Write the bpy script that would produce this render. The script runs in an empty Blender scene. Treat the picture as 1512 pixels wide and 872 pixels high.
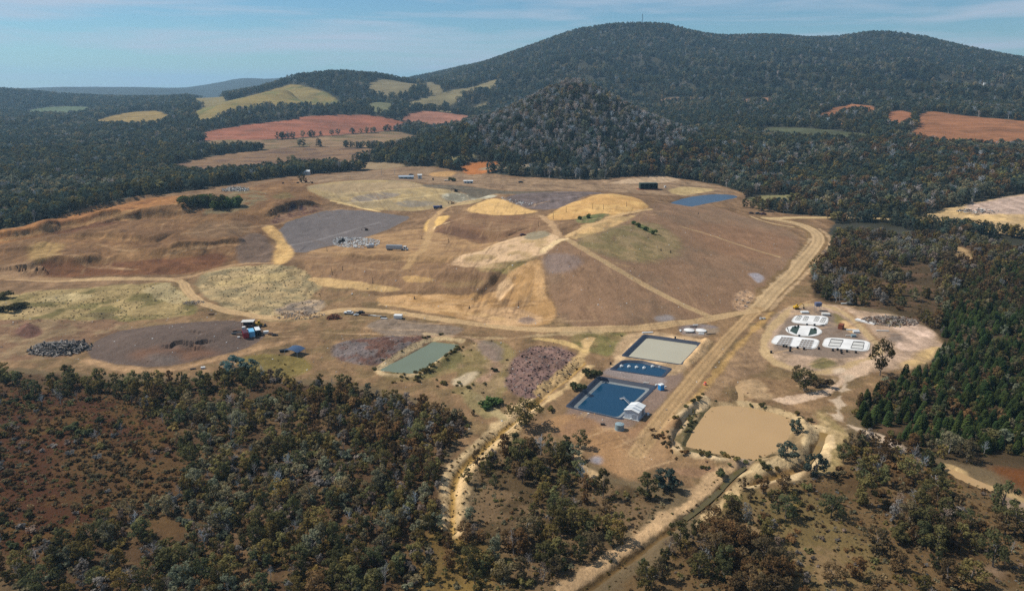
import bpy, bmesh, math, random, time
import numpy as np
from mathutils import Vector, Matrix
T0 = time.time()
def log(*a): print('[%.1fs]' % (time.time()-T0), *a)
rnd = random.Random(7)
rng = np.random.default_rng(11)
scene = bpy.context.scene
COLL = scene.collection

# ------------------------------------------------------------------ camera
W, HH, F = 1512.0, 872.0, 1080.0
CAMZ = 120.0
PITCH = math.atan((436-130)/F)
cP, sP = math.cos(PITCH), math.sin(PITCH)
cam = bpy.data.cameras.new('Camera'); co = bpy.data.objects.new('Camera', cam); COLL.objects.link(co)
co.location = (0, 0, CAMZ); co.rotation_euler = (math.pi/2-PITCH, 0, 0)
cam.sensor_width = 36; cam.lens = 36*F/W; cam.clip_start = 1; cam.clip_end = 60000
scene.camera = co

def az_el(px, py):
    dx = (px-W/2)/F; dy = (HH/2-py)/F
    x, y, z = dx, cP+sP*dy, -sP+cP*dy
    return math.atan2(x, y), z/math.hypot(x, y)

# ------------------------------------------------------------------ noise
def _hash(ix, iy, s):
    h = (ix.astype(np.int64)*374761393 + iy.astype(np.int64)*668265263 + s*974711) & 0x7fffffff
    h = ((h ^ (h >> 13))*1274126177) & 0x7fffffff
    h = h ^ (h >> 16)
    return (h & 0xffff)/65535.0
def vnoise(x, y, s=0):
    fx = np.floor(x); fy = np.floor(y); u = x-fx; v = y-fy
    u = u*u*(3-2*u); v = v*v*(3-2*v)
    a = _hash(fx, fy, s); b = _hash(fx+1, fy, s); c = _hash(fx, fy+1, s); d = _hash(fx+1, fy+1, s)
    return (a*(1-u)+b*u)*(1-v)+(c*(1-u)+d*u)*v
def fbm(x, y, s=0, o=4):
    r = 0; a = .5; t = 0
    for i in range(o):
        r = r+a*vnoise(x+i*17.3, y-i*9.1, s+i*31); t += a; a *= .55; x = x*2.03; y = y*2.03
    return r/t*2-1            # about -1..1, mostly -.6...6

def lin(c):
    c = np.asarray(c, float)/255
    return np.where(c < .04045, c/12.92, ((c+.055)/1.055)**2.4)

# ------------------------------------------------------------------ height field on a polar grid round the camera's foot
TH = np.concatenate([np.radians(np.linspace(-60, -36.6, 26)[:-1]), np.radians(np.linspace(-36.6, 36.6, 1101)), np.radians(np.linspace(36.6, 60, 26)[1:])])
RR = np.concatenate([np.geomspace(40, 150, 70)[:-1], np.geomspace(150, 1000, 860)[:-1], np.geomspace(1000, 4000, 330)[:-1], np.geomspace(4000, 9500, 60)])
NT, NR = len(TH), len(RR)

CP = []
def cpz(px, py, z):
    a, t = az_el(px, py); d = (z-CAMZ)/t
    CP.append((d*math.sin(a), d*math.cos(a), z))
def cpd(px, py, d, dz=0):
    a, t = az_el(px, py)
    CP.append((d*math.sin(a), d*math.cos(a), CAMZ+d*t+dz))
def cpa(azdeg, d, z):
    a = math.radians(azdeg); CP.append((d*math.sin(a), d*math.cos(a), z))
for px in (-250, 150, 500, 800, 1100, 1400, 1750):
    for py in (870, 720, 590): cpz(px, py, 0.0)
for az in (-60, -30, 0, 30, 60): cpa(az, 40, 0); cpa(az, 100, 0)
for az in (-60, -50, 50, 60): cpa(az, 250, 1); cpa(az, 500, 6); cpa(az, 900, 14)
for p in [(0,520,1),(120,520,1),(350,520,1),(600,520,1),(760,520,1),(900,520,1),(1060,520,1),(1250,520,2),(1400,520,2),(1600,520,3),
 (0,470,2),(280,465,2),(450,475,2),(560,470,2),(700,487,1.5),(800,492,1.5),(900,489,1.5),(1040,474,1.5),(1110,458,2),(1180,465,2),(1250,460,2.5),(1350,470,3),(1500,470,4),
 (1200,400,3),(1300,420,3),(1450,400,5),(1600,400,8),(1230,345,5),(1350,330,6),(1512,348,7),(1650,345,9),(1215,322,6),(1400,315,9),(1512,287,22),(1460,300,16),(1620,282,26),
 (1165,408,2.5),(1205,355,4.5),(1130,322,6),
 (830,488,2),(920,487,2),(1045,468,2.5),(1095,450,2.5),(1150,405,3),(1185,355,5),(1120,320,7),
 (825,352,25),(870,335,27),(900,320,27),(905,286,31),(945,300,28),(870,294,29),(1000,312,20),(950,400,14),(1000,430,8),(1050,400,10),(1100,380,8.5),(900,430,11),(860,400,17),(870,460,6),(1000,360,16.5),(1080,345,11),(930,340,24),
 (740,430,8),(700,450,3.5),(620,450,3),(760,465,3),(790,400,16),(760,385,19),(820,440,8),
 (800,348,24),(740,360,20),(690,385,15),(660,392,13),
 (450,380,9),(510,380,11),(600,385,12),(650,390,12.5),(450,405,5),(480,425,4),(560,432,4),(680,432,5),
 (500,366,9),(590,368,11),(640,360,12),(700,372,13),(560,350,9),
 (650,339,14.5),(720,349,15.5),(680,312,20),(790,320,22),(740,330,18.5),(650,345,10.5),(720,356,12.5),(640,330,13.5),(665,318,18),
 (720,296,24),(690,310,19),(770,308,22),(640,306,12),(670,300,13),(705,296,14),(725,286,23),(660,283,21),
 (780,285,24),(850,285,25),(830,303,24),
 (440,374,5),(420,350,6),(500,355,6),(560,340,8),(600,325,9),(520,312,12),(460,315,11),(600,318,10),
 (490,297,13),(540,308,10),(620,310,10),(450,278,22),(540,267,24),(600,269,24),(650,280,22),(560,288,17),(500,272,24),
 (440,266,22),(490,294,16),(472,303,12),(400,285,22),(430,296,20),(430,318,11),(400,332,11),(380,320,15),
 (300,300,22),(270,290,24),(350,285,24),(150,305,20),(0,348,14),(280,330,17),(150,345,14),(50,360,12),(200,350,14),(350,340,12),(380,350,9),(350,390,4),
 (280,408,3),(100,410,3),(0,412,3),(200,395,6),(100,385,7),(-150,412,3),(-150,345,12),(0,440,2.5),(150,440,2.5),(280,430,2.5),(380,430,4),(440,440,3),
 (300,262,16),(200,270,14),(100,280,12),(0,300,10),(-200,300,10),
 (420,248,15),(560,250,15),(690,255,14),(760,265,14),(880,268,14),(960,275,15),(1000,262,14),
 (985,297,13),(1045,290,11),(1092,292,11),(1100,302,10),(1050,303,12),(1100,275,12),(1200,300,9),(1200,260,15),(1350,270,18),(1500,270,24),(1650,270,26),
 (230,240,18),(330,225,22),(480,210,26),(560,225,20),(640,200,28),(295,205,30),(450,200,33),(600,185,40),(450,173,46),(520,170,50),(690,170,50),
 (0,200,26),(150,200,28),(0,165,42),(150,165,46),(200,166,52),(250,180,38),(130,180,38),(-250,200,28)]: cpz(*p)
for p in [(0,134,3600),(60,140,3600),(110,147,3800),(-150,126,3600),(200,148,3400),(260,146,3000),(310,144,2900),
 (120,133,6500),(160,131,6500),(190,128,6500),(225,129,6500),(260,129,6500),(300,131,6500),(330,124,6800),(350,119,6800),(375,119,6800),(400,114,6800),(430,112,6800),(20,139,6500),
 (430,127,2050),(330,152,1950),(510,153,1950),(300,176,1800),(400,166,1800),
 (395,133,2500),(430,116,2500),(500,110,2500),(560,114,2500),(620,128,2500),(645,126,2600),(560,150,1950),(620,160,1850),(580,130,2200),
 (690,106,3000),(760,81,3000),(800,66,3000),(850,48,3000),(900,40,3000),(940,39,3000),(990,41,3000),(1040,57,3000),(1065,67,3050),(1085,72,3050),(1105,68,3050),(1130,58,3100),(1180,58,3200),(1205,66,3200),(1225,72,3200),(1242,66,3200),(1260,56,3250),(1300,50,3300),(1350,56,3300),(1400,69,3300),(1460,81,3300),(1512,90,3300),(1600,105,3300),(1750,130,3300),
 (900,100,2500),(1000,112,2450),(800,112,2500),(1090,100,2600),(1190,88,2650),(1250,108,2550),(1300,108,2550),(1150,110,2400),(1400,120,2500),(1500,130,2400),(950,75,2750),(1050,88,2700),(1340,85,2850),
 (760,150,2000),(900,150,2000),(1000,148,1950),(1100,148,1950),(1250,150,1850),(1400,160,1700),(1512,168,1650),(690,142,2100),(1650,165,1700),
 (1210,172,1500),(1300,168,1520),(1420,172,1500),(1512,180,1480),(1330,200,1250),(1420,210,1230),(1512,212,1230),
 (1000,200,1350),(1150,200,1280),(1100,230,1050),(1300,232,1050),(1500,242,1000),
 (845,124,1130),(825,129,1130),(867,128,1130),(790,150,1130),(740,177,1120),(700,190,1100),(650,218,1050),(900,149,1130),(945,172,1130),(985,190,1120),(1020,208,1150),(845,200,1010),(845,248,940),(760,248,940),(940,248,930)]: cpd(*p)
for az, z in ((-60,30),(-45,30),(-30,30),(-15,30),(0,60),(15,80),(30,80),(45,80),(60,60)):
    cpa(az, 9500, 20); cpa(az, 5000, z)
for az, z in ((-17,85),(-13,95),(-9,90)): cpa(az, 3100, z)
for az, z in ((0,250),(8,270),(15,250),(22,260),(30,220),(36,170)): cpa(az, 4000, z)
for az, z in ((1,52),(4.5,55),(8,52)): cpa(az, 1480, z)
CP = np.array(CP)
def rbf_fit(C):
    n = len(C); D = np.hypot(C[:,None,0]-C[None,:,0], C[:,None,1]-C[None,:,1])
    A = np.zeros((n+1, n+1)); A[:n,:n] = D - 3.0*np.eye(n)*0; A[:n,n] = 1; A[n,:n] = 1
    A[np.arange(n), np.arange(n)] = 0
    return np.linalg.lstsq(A, np.append(C[:,2], 0), rcond=None)[0]
w = rbf_fit(CP)
ti = np.linspace(TH[0], TH[-1], 420); ri = np.geomspace(RR[0], RR[-1], 560)
gx = np.sin(ti)[:,None]*ri[None]; gy = np.cos(ti)[:,None]*ri[None]
zc = np.full(gx.shape, w[-1])
for k in range(len(CP)): zc += w[k]*np.hypot(gx-CP[k,0], gy-CP[k,1])
def blur(z):
    q = z.copy(); q[1:-1] = .25*z[:-2]+.5*z[1:-1]+.25*z[2:]; p = q.copy(); p[:,1:-1] = .25*q[:,:-2]+.5*q[:,1:-1]+.25*q[:,2:]; return p
zc = blur(zc)
fi = (TH-ti[0])/(ti[1]-ti[0]); i0 = np.clip(fi.astype(int), 0, len(ti)-2); fi = (fi-i0)[:,None]
fj = (np.log(RR)-np.log(ri[0]))/(np.log(ri[1])-np.log(ri[0])); j0 = np.clip(fj.astype(int), 0, len(ri)-2); fj = (fj-j0)[None]
Z = (zc[i0][:,j0]*(1-fi)+zc[i0+1][:,j0]*fi)*(1-fj)+(zc[i0][:,j0+1]*(1-fi)+zc[i0+1][:,j0+1]*fi)*fj
X = np.sin(TH)[:,None]*RR[None]; Y = np.cos(TH)[:,None]*RR[None]
Z = Z.ravel(); X = X.ravel(); Y = Y.ravel(); RAD = np.hypot(X, Y)
DF = np.clip(RAD/480, 1, 6)                      # detail scale grows with distance from the site
far = np.clip((RAD-1000)/900, 0, 1)
Z += np.clip((RAD-4800)/800, 0, 1)*70*fbm(X/900, Y/900, 13, 3)
Z += far*(9*fbm(X/420, Y/420, 3, 4)*np.clip((Z-50)/120, .15, 1)+np.clip((2850-RAD)/450, 0, 1)*np.clip((Z-60)/80, 0, 1)*210*np.clip((X+150)/300, 0, 1)*(.25-np.abs(fbm(X/330+Y/700, Y/620, 9, 4)))*np.clip((RAD-1500)/400, 0, 1))
log('height field', NT, NR, len(CP))

def G(px, py):
    """the ground point seen in this direction (first hit along the column of the height field)"""
    a, t = az_el(px, py)
    k = np.interp(a, TH, np.arange(NT)); k0 = min(int(k), NT-2); f = k-k0
    Zg = Z.reshape(NT, NR); col = Zg[k0]*(1-f)+Zg[k0+1]*f
    d = col-(CAMZ+RR*t); h = np.nonzero(d >= 0)[0]
    if len(h) == 0: j = NR-1; r = RR[j]
    else:
        j = h[0]
        if j == 0: r = RR[0]
        else: q = d[j-1]/(d[j-1]-d[j]); r = RR[j-1]+q*(RR[j]-RR[j-1])
    return Vector((r*math.sin(a), r*math.cos(a), CAMZ+r*t))
def gidx(x, y):
    k = np.rint(np.interp(np.arctan2(x, y), TH, np.arange(NT))).astype(int); j = np.rint(np.interp(np.hypot(x, y), RR, np.arange(NR))).astype(int)
    return k*NR+j
def zat(x, y):
    x = np.asarray(x, float); y = np.asarray(y, float)
    k = np.interp(np.arctan2(x, y), TH, np.arange(NT)); j = np.interp(np.hypot(x, y), RR, np.arange(NR))
    k0 = np.minimum(k.astype(int), NT-2); j0 = np.minimum(j.astype(int), NR-2); f = k-k0; g = j-j0
    q = lambda a, b: Z[a*NR+b]
    return (q(k0,j0)*(1-f)+q(k0+1,j0)*f)*(1-g)+(q(k0,j0+1)*(1-f)+q(k0+1,j0+1)*f)*g
_GP = {}
def gp(pts):
    k = tuple(map(tuple, pts))
    if k not in _GP: _GP[k] = np.array([G(*p)[:2] for p in pts])
    return _GP[k].copy()
def chaikin(p, n=2, closed=True):
    for _ in range(n):
        q = np.roll(p, -1, 0) if closed else p[1:]
        b = p if closed else p[:-1]
        r = np.empty((2*len(b), 2)); r[0::2] = .75*b+.25*q; r[1::2] = .25*b+.75*q
        p = r if closed else np.vstack([p[:1], r, p[-1:]])
    return p
def seg_dist(x, y, poly, closed):
    d = np.full(x.shape, 1e9); n = len(poly)
    for i in range(n if closed else n-1):
        ax, ay = poly[i]; bx, by = poly[(i+1) % n]; ex, ey = bx-ax, by-ay; L = ex*ex+ey*ey+1e-9
        t = np.clip(((x-ax)*ex+(y-ay)*ey)/L, 0, 1)
        d = np.minimum(d, np.hypot(x-ax-t*ex, y-ay-t*ey))
    return d
def inside(x, y, poly):
    c = np.zeros(x.shape, bool); n = len(poly)
    for i in range(n):
        ax, ay = poly[i]; bx, by = poly[(i+1) % n]
        if ay == by: continue
        c ^= ((ay > y) != (by > y)) & (x < (bx-ax)*(y-ay)/(by-ay)+ax)
    return c
def sdist(x, y, poly): return seg_dist(x, y, poly, True)*np.where(inside(x, y, poly), -1, 1)
def near(poly, m):
    lo = poly.min(0)-m; hi = poly.max(0)+m
    return np.nonzero((X > lo[0]) & (X < hi[0]) & (Y > lo[1]) & (Y < hi[1]))[0]
def sstep(a, b, v):
    t = np.clip((v-a)/(b-a), 0, 1); return t*t*(3-2*t)
def asxy(pts, smooth=2, closed=True):
    p = pts if isinstance(pts, np.ndarray) else gp(pts)
    return chaikin(p, smooth, closed) if smooth else p

# ---- earthworks
def flatten(pts, z=None, soft=8, smooth=1):
    p = asxy(pts, smooth); i = near(p, soft+2); s = sdist(X[i], Y[i], p); a = sstep(soft, 0, s)
    if z is None: z = float(Z[i][s < 0].mean())
    Z[i] = Z[i]*(1-a)+z*a; return z
def ridge(pts, width, h):
    p = asxy(pts, 2, False); i = near(p, width*3); d = seg_dist(X[i], Y[i], p, False)
    Z[i] += h*np.exp(-(d/width)**2)*(1+.35*fbm(X[i]/6, Y[i]/6, 5))
def heap(pts, h, soft, bump=0, bscale=5, smooth=2):
    p = asxy(pts, smooth); i = near(p, 2); s = -sdist(X[i], Y[i], p)
    a = sstep(0, soft, s); Z[i] += a*h+sstep(0, 1.5, s)*bump*fbm(X[i]/bscale, Y[i]/bscale, 8, 4)
def shore(pts, zw, inner=.3, outer=.5, smooth=1, wob=1.0):
    p = asxy(pts, smooth); i = near(p, 25); s = sdist(X[i], Y[i], p)+wob*fbm(X[i]/5, Y[i]/5, 12)
    t = np.where(s < 0, np.maximum(zw+s*inner, zw-3), zw+s*outer); Z[i] = np.minimum(Z[i], t)
    lift = np.where((s > 0) & (s < 5), zw+np.minimum(s*outer, .6), -1e9); Z[i] = np.maximum(Z[i], lift)
    return p
def basin(p, z0, depth=4.5):
    i = near(p, 12); s = sdist(X[i], Y[i], p); a = sstep(9, 1.5, s); Z[i] = Z[i]*(1-a)+z0*a
    Z[i] = np.where(s < 0, z0-np.minimum(-s*4, depth), Z[i])

flat_sites = {}
padA = [(952,494),(1038,506),(1008,538),(920,525)]; padB = [(921,532),(948,533),(990,544),(978,556),(903,545)]; padC = [(885,556),(968,570),(918,618),(838,600)]
zpond = flatten([(905,500),(960,486),(1065,502),(1010,560),(985,600),(930,645),(820,612)], 1.2, 14)
flatten([(1130,515),(1165,455),(1225,452),(1300,505),(1290,535),(1200,545)], 2.0, 14)
flatten([(335,475),(410,470),(420,500),(340,508)], 1.6, 8)
pA, pB, pC = gp(padA), gp(padB), gp(padC)
MUD = [(1050,599),(1064,597),(1080,597),(1105,599),(1140,607),(1168,615),(1171,624),(1166,642),(1158,660),(1136,668),(1114,677),(1085,673),(1050,666),(1012,657),(1016,648),(1026,630),(1040,610)]
MUDIN = [(1083,566),(1092,566),(1101,582),(1096,604),(1082,604),(1092,584)]
GREEN = [(640,501),(658,503),(679,506),(648,528),(616,551),(588,549),(558,546),(600,523)]
BACK = [(985,297),(1012,290),(1050,286),(1080,287),(1093,291),(1070,296),(1030,301),(1005,302)]
STRIP = [(1396,686),(1412,690),(1470,716),(1466,722),(1440,714),(1396,694)]
D1 = [(1098,690),(1078,706),(1050,738),(1010,768),(960,802),(905,842),(850,880)]
D2 = [(1216,640),(1207,662),(1190,685),(1150,697),(1100,711)]
D3 = [(860,536),(835,560),(800,585),(770,612),(735,640),(700,672),(672,700),(668,740),(668,785)]
for q in (MUD, MUDIN, GREEN, BACK, STRIP, D1, D2, D3): gp(q)
# stockpile, heaps
ST = [(128,518),(140,503),(170,489),(245,478),(330,473),(372,476),(395,490),(378,510),(310,528),(240,543),(180,538),(135,530)]
heap(ST, 4.2, 26, .5, 9)
def scarp(pts, h, w):
    p = asxy(pts, 5, False); i = near(p, w*2); d = seg_dist(X[i], Y[i], p, False)
    nx, ny = -(p[-1]-p[0])[1], (p[-1]-p[0])[0]
    q = np.argmin((X[i][:,None]-p[None,:,0])**2+(Y[i][:,None]-p[None,:,1])**2, 1); side = Y[i]-p[q,1]
    Z[i] -= np.where(side < 0, h*np.exp(-(d/w)**2), 0)
scarp([(251,508),(256,503),(266,501),(273,503)], 1.7, 3.5)
scarp([(286,512),(287,506),(294,503),(303,501)], 1.7, 3.5)
scarp([(289,487),(292,489)], 1.2, 3)
heap([(745,576),(755,530),(785,509),(830,511),(858,530),(850,550),(800,588),(775,590)], 1.4, 8, 1.3, 4)
heap([(486,520),(495,505),(560,497),(625,495),(640,501),(600,522),(560,540),(510,537)], 1.6, 8, 1.2, 3.5)
heap([(15,490),(35,475),(55,477),(65,490),(40,500)], 2.2, 7, .6)
heap([(110,465),(140,460),(175,463),(150,472)], 1.2, 5, .5)
# benches on the left-hand cutting
for pts, wd, h in (([(20,352),(60,345),(110,335),(170,322),(250,318)], 7, -2.2), ([(60,390),(120,388),(200,378),(300,368),(350,365)], 6, 1.8), ([(45,405),(130,402),(230,400),(290,396)], 5, -1.2), ([(150,325),(200,318),(270,310)], 5, 2.2)):
    ridge(pts, wd, h)
i = near(gp([(0,345),(270,288),(480,295),(400,395),(0,410)]), 5); Z[i] += 1.1*fbm(X[i]/16, Y[i]/16, 21, 5)
i = near(gp([(280,415),(470,395),(840,350),(800,470),(560,440)]), 5); Z[i] += .7*fbm(X[i]/11, Y[i]/11, 22, 5)
i = np.nonzero(RAD < 900)[0]; Z[i] += .28*fbm(X[i]/9, Y[i]/9, 23, 5)+.6*fbm(X[i]/45, Y[i]/45, 24, 3)
def step(pts, h, w=4.6, run=24):
    h *= .84; p = asxy(pts, 4, False); p = chaikin(p, 1, False); i = near(p, run*2); d = seg_dist(X[i], Y[i], p, False); q = np.argmin((X[i][:,None]-p[None,:,0])**2+(Y[i][:,None]-p[None,:,1])**2, 1)
    e = np.minimum(q, len(p)-1-q)/(.2*len(p)); side = np.where(Y[i] > p[q,1], d, -d)+1.6*fbm(X[i]/6, Y[i]/6, 44, 3)
    Z[i] += h*np.clip(e, 0, 1)*np.where(side > 0, sstep(0, w, side)*np.exp(-(side/run)**2), -.25*np.exp(-(side/9.0)**2)*sstep(0, 3, -side))
for pts, h in (([(398,322),(415,313),(432,307),(452,303),(478,304)], 5.0), ([(470,380),(520,383),(600,385),(660,388),(715,394)], 3.2), ([(632,338),(670,344),(725,352),(745,352)], 4.0), ([(-20,354),(20,350),(50,345),(90,341)], 4.5), ([(60,341),(105,331),(145,325),(180,323)], 3.6), ([(140,333),(195,322),(245,318),(270,318)], 4.0), ([(95,352),(150,352),(200,356),(230,360)], 4.0), ([(250,372),(300,366),(340,360),(365,358)], 4.0), ([(40,404),(55,392),(80,388),(120,392),(150,388)], 4.0), ([(95,322),(140,309),(190,298),(240,290)], 3.0), ([(-20,375),(20,372),(60,368)], 2.4), ([(640,412),(690,414),(725,420)], 2.4), ([(590,428),(640,432),(700,431)], 1.8), ([(1045,505),(1032,522),(1014,540)], 1.2), ([(160,440),(210,440),(255,436)], 1.4), ([(20,445),(80,440),(150,444)], 1.4), ([(300,420),(360,410),(440,408)], 1.6), ([(190,372),(240,376),(300,378)], 2.2)): step(pts, h)
# sand gullies in the hollow left of the capped mound
for k in range(9):
    x0 = 700+rnd.random()*85; ridge([(x0+30-k, 408+rnd.random()*8), (x0+10, 425), (x0, 440+rnd.random()*8)], 2.2, -.8)
# flatten again where liners lie
zpond = flatten([(905,500),(960,486),(1065,502),(1010,560),(985,600),(930,645),(820,612)], 1.2, 14)
for q in (pA, pB, pC): basin(q, zpond)
flatten([(1140,515),(1165,458),(1225,455),(1290,505),(1285,525),(1200,530)], 2.0, 10)
ridge([(1042,504),(1030,520),(1015,536)], 2.4, 1.6)
# brown pond, its banks, moat and drains
ridge([(1040,590),(1008,616),(986,646),(996,668),(1050,682),(1085,685)], 2.6, 2.0)
ridge([(1098,598),(1130,603),(1175,615),(1195,640),(1180,672),(1120,688)], 2.6, 1.6)
ridge([(1030,598),(1008,622),(996,648),(1006,662),(1040,668)], 1.5, -1.9)
shore(MUDIN, -.6, outer=.35, wob=.8); shore(MUD, -.6, wob=.35, smooth=0)
ridge([(690,503),(650,496),(610,512),(555,545),(570,556),(620,556),(660,530)], 2.2, 1.0); shore(GREEN, .1, wob=.6, smooth=0)
bq = gp(BACK); bz = float(np.median(zat(bq[:,0], bq[:,1])))-.8
flatten(BACK, bz+.8, 14); bpoly = shore(BACK, bz, outer=.4, wob=.6)
sq = gp(STRIP); zs = float(zat(sq[:,0], sq[:,1]).min()); flatten(STRIP, zs, 4); shore(STRIP, zs-.5, wob=.3)
ridge(D1, 1.3, -1.1); ridge(D2, 2.0, -1.6); ridge(D3, 1.6, -1.2)
ridge([(x+12, y+9) for x, y in D3[2:]], 2.0, .8)
log('earthworks')

# ------------------------------------------------------------------ ground colours (base colours, plus scarp and cleft shade painted in)
COL = np.empty((len(X), 3)); COL[:] = lin((112, 95, 70))
BARE = np.zeros(len(X)); CLS = np.zeros(len(X), np.int8)       # 0 ground 1 dirt_road 2 landfill_mound 3 ploughed_field 4 hill 5 gravel_pad
n1 = fbm(X/25, Y/25, 51); n2 = fbm(X/6, Y/6, 52)
m = RAD > 640
COL[m] = lin((62, 60, 48))+.02*n1[m][:,None]
m = RAD > 5000
COL[m] = lin((62, 66, 60))
CLS[(Z > 75) & (RAD > 1000)] = 4
def paint(pts, rgb, soft=1.6, jag=4.5, jscale=12, op=1.0, bare=1, cls=None, smooth=2, mott=.10, rgb2=None, thr=0.0, s2=9):
    p = asxy(pts, smooth); d0 = float(np.hypot(*p.mean(0))); k = max(1, d0/480); jag *= k; soft *= k; jscale *= k
    i = near(p, jag+soft+1); x, y = X[i], Y[i]
    s = sdist(x, y, p)+jag*fbm(x/jscale, y/jscale, 61, 4)
    a = sstep(soft, -soft, s)*op
    c = np.repeat(lin(rgb)[None], len(i), 0)
    if rgb2 is not None:
        b = sstep(thr-.18, thr+.18, fbm(x/(s2*k), y/(s2*k), int(rgb[0])+int(rgb2[1])*3, 5))[:,None]; c = c*(1-b)+lin(rgb2)*b
    c = c*(1+mott*fbm(x/(7*k), y/(7*k), 71, 4)[:,None]*2)
    COL[i] = COL[i]*(1-a[:,None])+c*a[:,None]
    if bare is not None: BARE[i] = BARE[i]*(1-a)+bare*a
    if cls is not None: CLS[i[a > .5]] = cls
def stroke(pts, rgb, width, soft=.8, jag=.8, op=1.0, bare=1, cls=None, ruts=False, smooth=2):
    p = asxy(pts, smooth, False); i = near(p, width+6); x, y = X[i], Y[i]
    d = seg_dist(x, y, p, False); s = d-width/2+jag*fbm(x/7, y/7, 81, 4)*2
    a = sstep(soft, -soft, s)*op
    c = lin(rgb)*(1+.16*fbm(x/9, y/9, 83, 4)[:,None])
    if ruts:
        r = np.exp(-((d-width*.22)/(width*.09))**2); c = c*(1-.20*r[:,None]+.10*np.exp(-((d-width*.42)/(width*.1))**2)[:,None]); c = c*(1-.12*np.exp(-(d/(width*.1))**2))[:,None] if False else c
    COL[i] = COL[i]*(1-a[:,None])+c*a[:,None]
    if bare is not None: BARE[i] = np.maximum(BARE[i], a*bare)
    if cls is not None: CLS[i[a > .5]] = cls

# whole disturbed site first
paint([(-160,352),(0,345),(150,300),(265,284),(345,272),(440,258),(560,247),(690,252),(760,262),(900,266),(990,258),(1060,272),(1100,284),(1105,300),(1150,316),(1240,320),(1215,350),(1190,440),(1300,460),(1100,560),(700,600),(400,540),(-160,540)], (134,106,78), jag=3, rgb2=(120,94,68), thr=.1)
# forest floors and scrub
F1 = [(-120,548),(60,552),(160,562),(300,566),(352,548),(430,566),(520,570),(560,588),(640,600),(690,610),(705,632),(655,668),(645,780),(640,900),(-120,900)]
HEATH = [(-120,562),(110,572),(220,606),(280,680),(250,735),(150,770),(80,830),(-120,830)]
F2 = [(700,692),(735,660),(790,645),(860,664),(880,705),(930,722),(1005,722),(960,772),(880,830),(830,900),(690,900),(690,790)]
F3 = [(1120,730),(1180,712),(1215,690),(1225,650),(1290,650),(1400,690),(1512,740),(1600,740),(1600,900),(880,900),(960,830),(1050,770)]
F4 = [(1220,345),(1330,345),(1512,365),(1640,375),(1640,690),(1512,690),(1420,685),(1330,660),(1262,625),(1262,592),(1300,560),(1365,545),(1395,520),(1392,495),(1350,472),(1290,455),(1195,442),(1185,428)]
paint(F1, (84,64,44), jag=6, bare=0, rgb2=(104,82,56), thr=.15)
paint(HEATH, (76,48,30), jag=10, soft=6, bare=0, rgb2=(90,66,38), thr=.05)
paint([(60,690),(200,650),(330,700),(380,780),(300,800),(180,760)], (92,70,44), soft=6, jag=10, bare=0, op=.7)
paint([(290,760),(380,745),(400,790),(330,815)], (150,122,92), soft=4, jag=8, bare=.1, op=.6)
paint(F2, (116,94,68), jag=6, bare=0, rgb2=(86,70,48), thr=.0)
paint(F3, (108,86,58), jag=6, bare=0, rgb2=(90,70,46), thr=.1)
paint([(1090,712),(1200,716),(1290,790),(1350,850),(1100,872),(1040,800),(1070,750)], (114,96,62), soft=4, jag=8, bare=0, rgb2=(134,110,78), thr=.15)
paint([(1440,660),(1640,660),(1640,780),(1512,745)], (104,66,38), soft=4, jag=8, bare=0)
paint(F4, (78,64,44), jag=5, bare=0, rgb2=(98,76,56), thr=.2)
paint([(640,770),(690,780),(740,830),(720,900),(600,900)], (128,104,60), soft=4, jag=7, bare=0, rgb2=(104,84,50))
# open ground south of the mound
paint([(-120,430),(80,428),(255,412),(340,390),(470,400),(560,440),(830,480),(1100,455),(1215,355),(1180,440),(1300,460),(1395,500),(1390,520),(1260,590),(1250,640),(1215,690),(1110,725),(1010,720),(880,700),(860,660),(760,650),(700,690),(655,780),(655,660),(705,625),(640,600),(520,560),(420,560),(350,540),(300,560),(60,545),(-120,540)], (138,110,80), jag=4, rgb2=(124,102,72), thr=.12)
paint([(-120,435),(80,430),(262,414),(285,445),(300,465),(180,478),(100,472),(-120,480)], (158,136,94), jag=5, rgb2=(116,104,66), thr=.08, s2=12)
paint([(60,438),(110,432),(150,440),(60,446)], (190,168,124), jag=5, op=.7); paint([(200,425),(258,416),(280,445),(240,445)], (186,166,126), jag=6, op=.6)
paint([(-120,472),(180,470),(200,488),(130,502),(120,522),(60,532),(-120,530)], (126,98,74), rgb2=(142,118,88), thr=.1)
paint([(10,455),(80,452),(90,462),(10,470)], (176,150,108), op=.7); paint([(110,465),(140,460),(175,463),(150,472)], (112,98,68), bare=1, jag=2)
paint([(15,492),(35,477),(55,479),(65,492),(40,500)], (110,80,66), jag=2)
paint(ST, (104,88,77), jag=1, cls=5, soft=.6, mott=.03)
paint([(180,520),(300,512),(320,525),(240,540)], (122,88,66), op=.7, soft=5); paint([(215,525),(260,520),(268,535),(235,540)], (112,108,102), op=.6, soft=5)
stroke([(128,532),(170,543),(240,549),(310,533),(380,514),(440,500)], (172,138,102), 5, soft=1.5)
paint([(40,505),(118,500),(122,520),(60,525)], (120,112,104), jag=3)
paint([(280,412),(350,388),(450,392),(480,425),(450,440),(478,462),(430,474),(380,470),(300,440)], (172,148,108), rgb2=(140,124,92), thr=.05, jag=5)
paint([(300,415),(420,400),(430,412),(330,425)], (196,170,120), op=.6, jag=5)
paint([(410,450),(460,440),(490,445),(450,470),(415,470)], (126,112,98), jag=4, rgb2=(170,146,118), s2=4)
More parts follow.
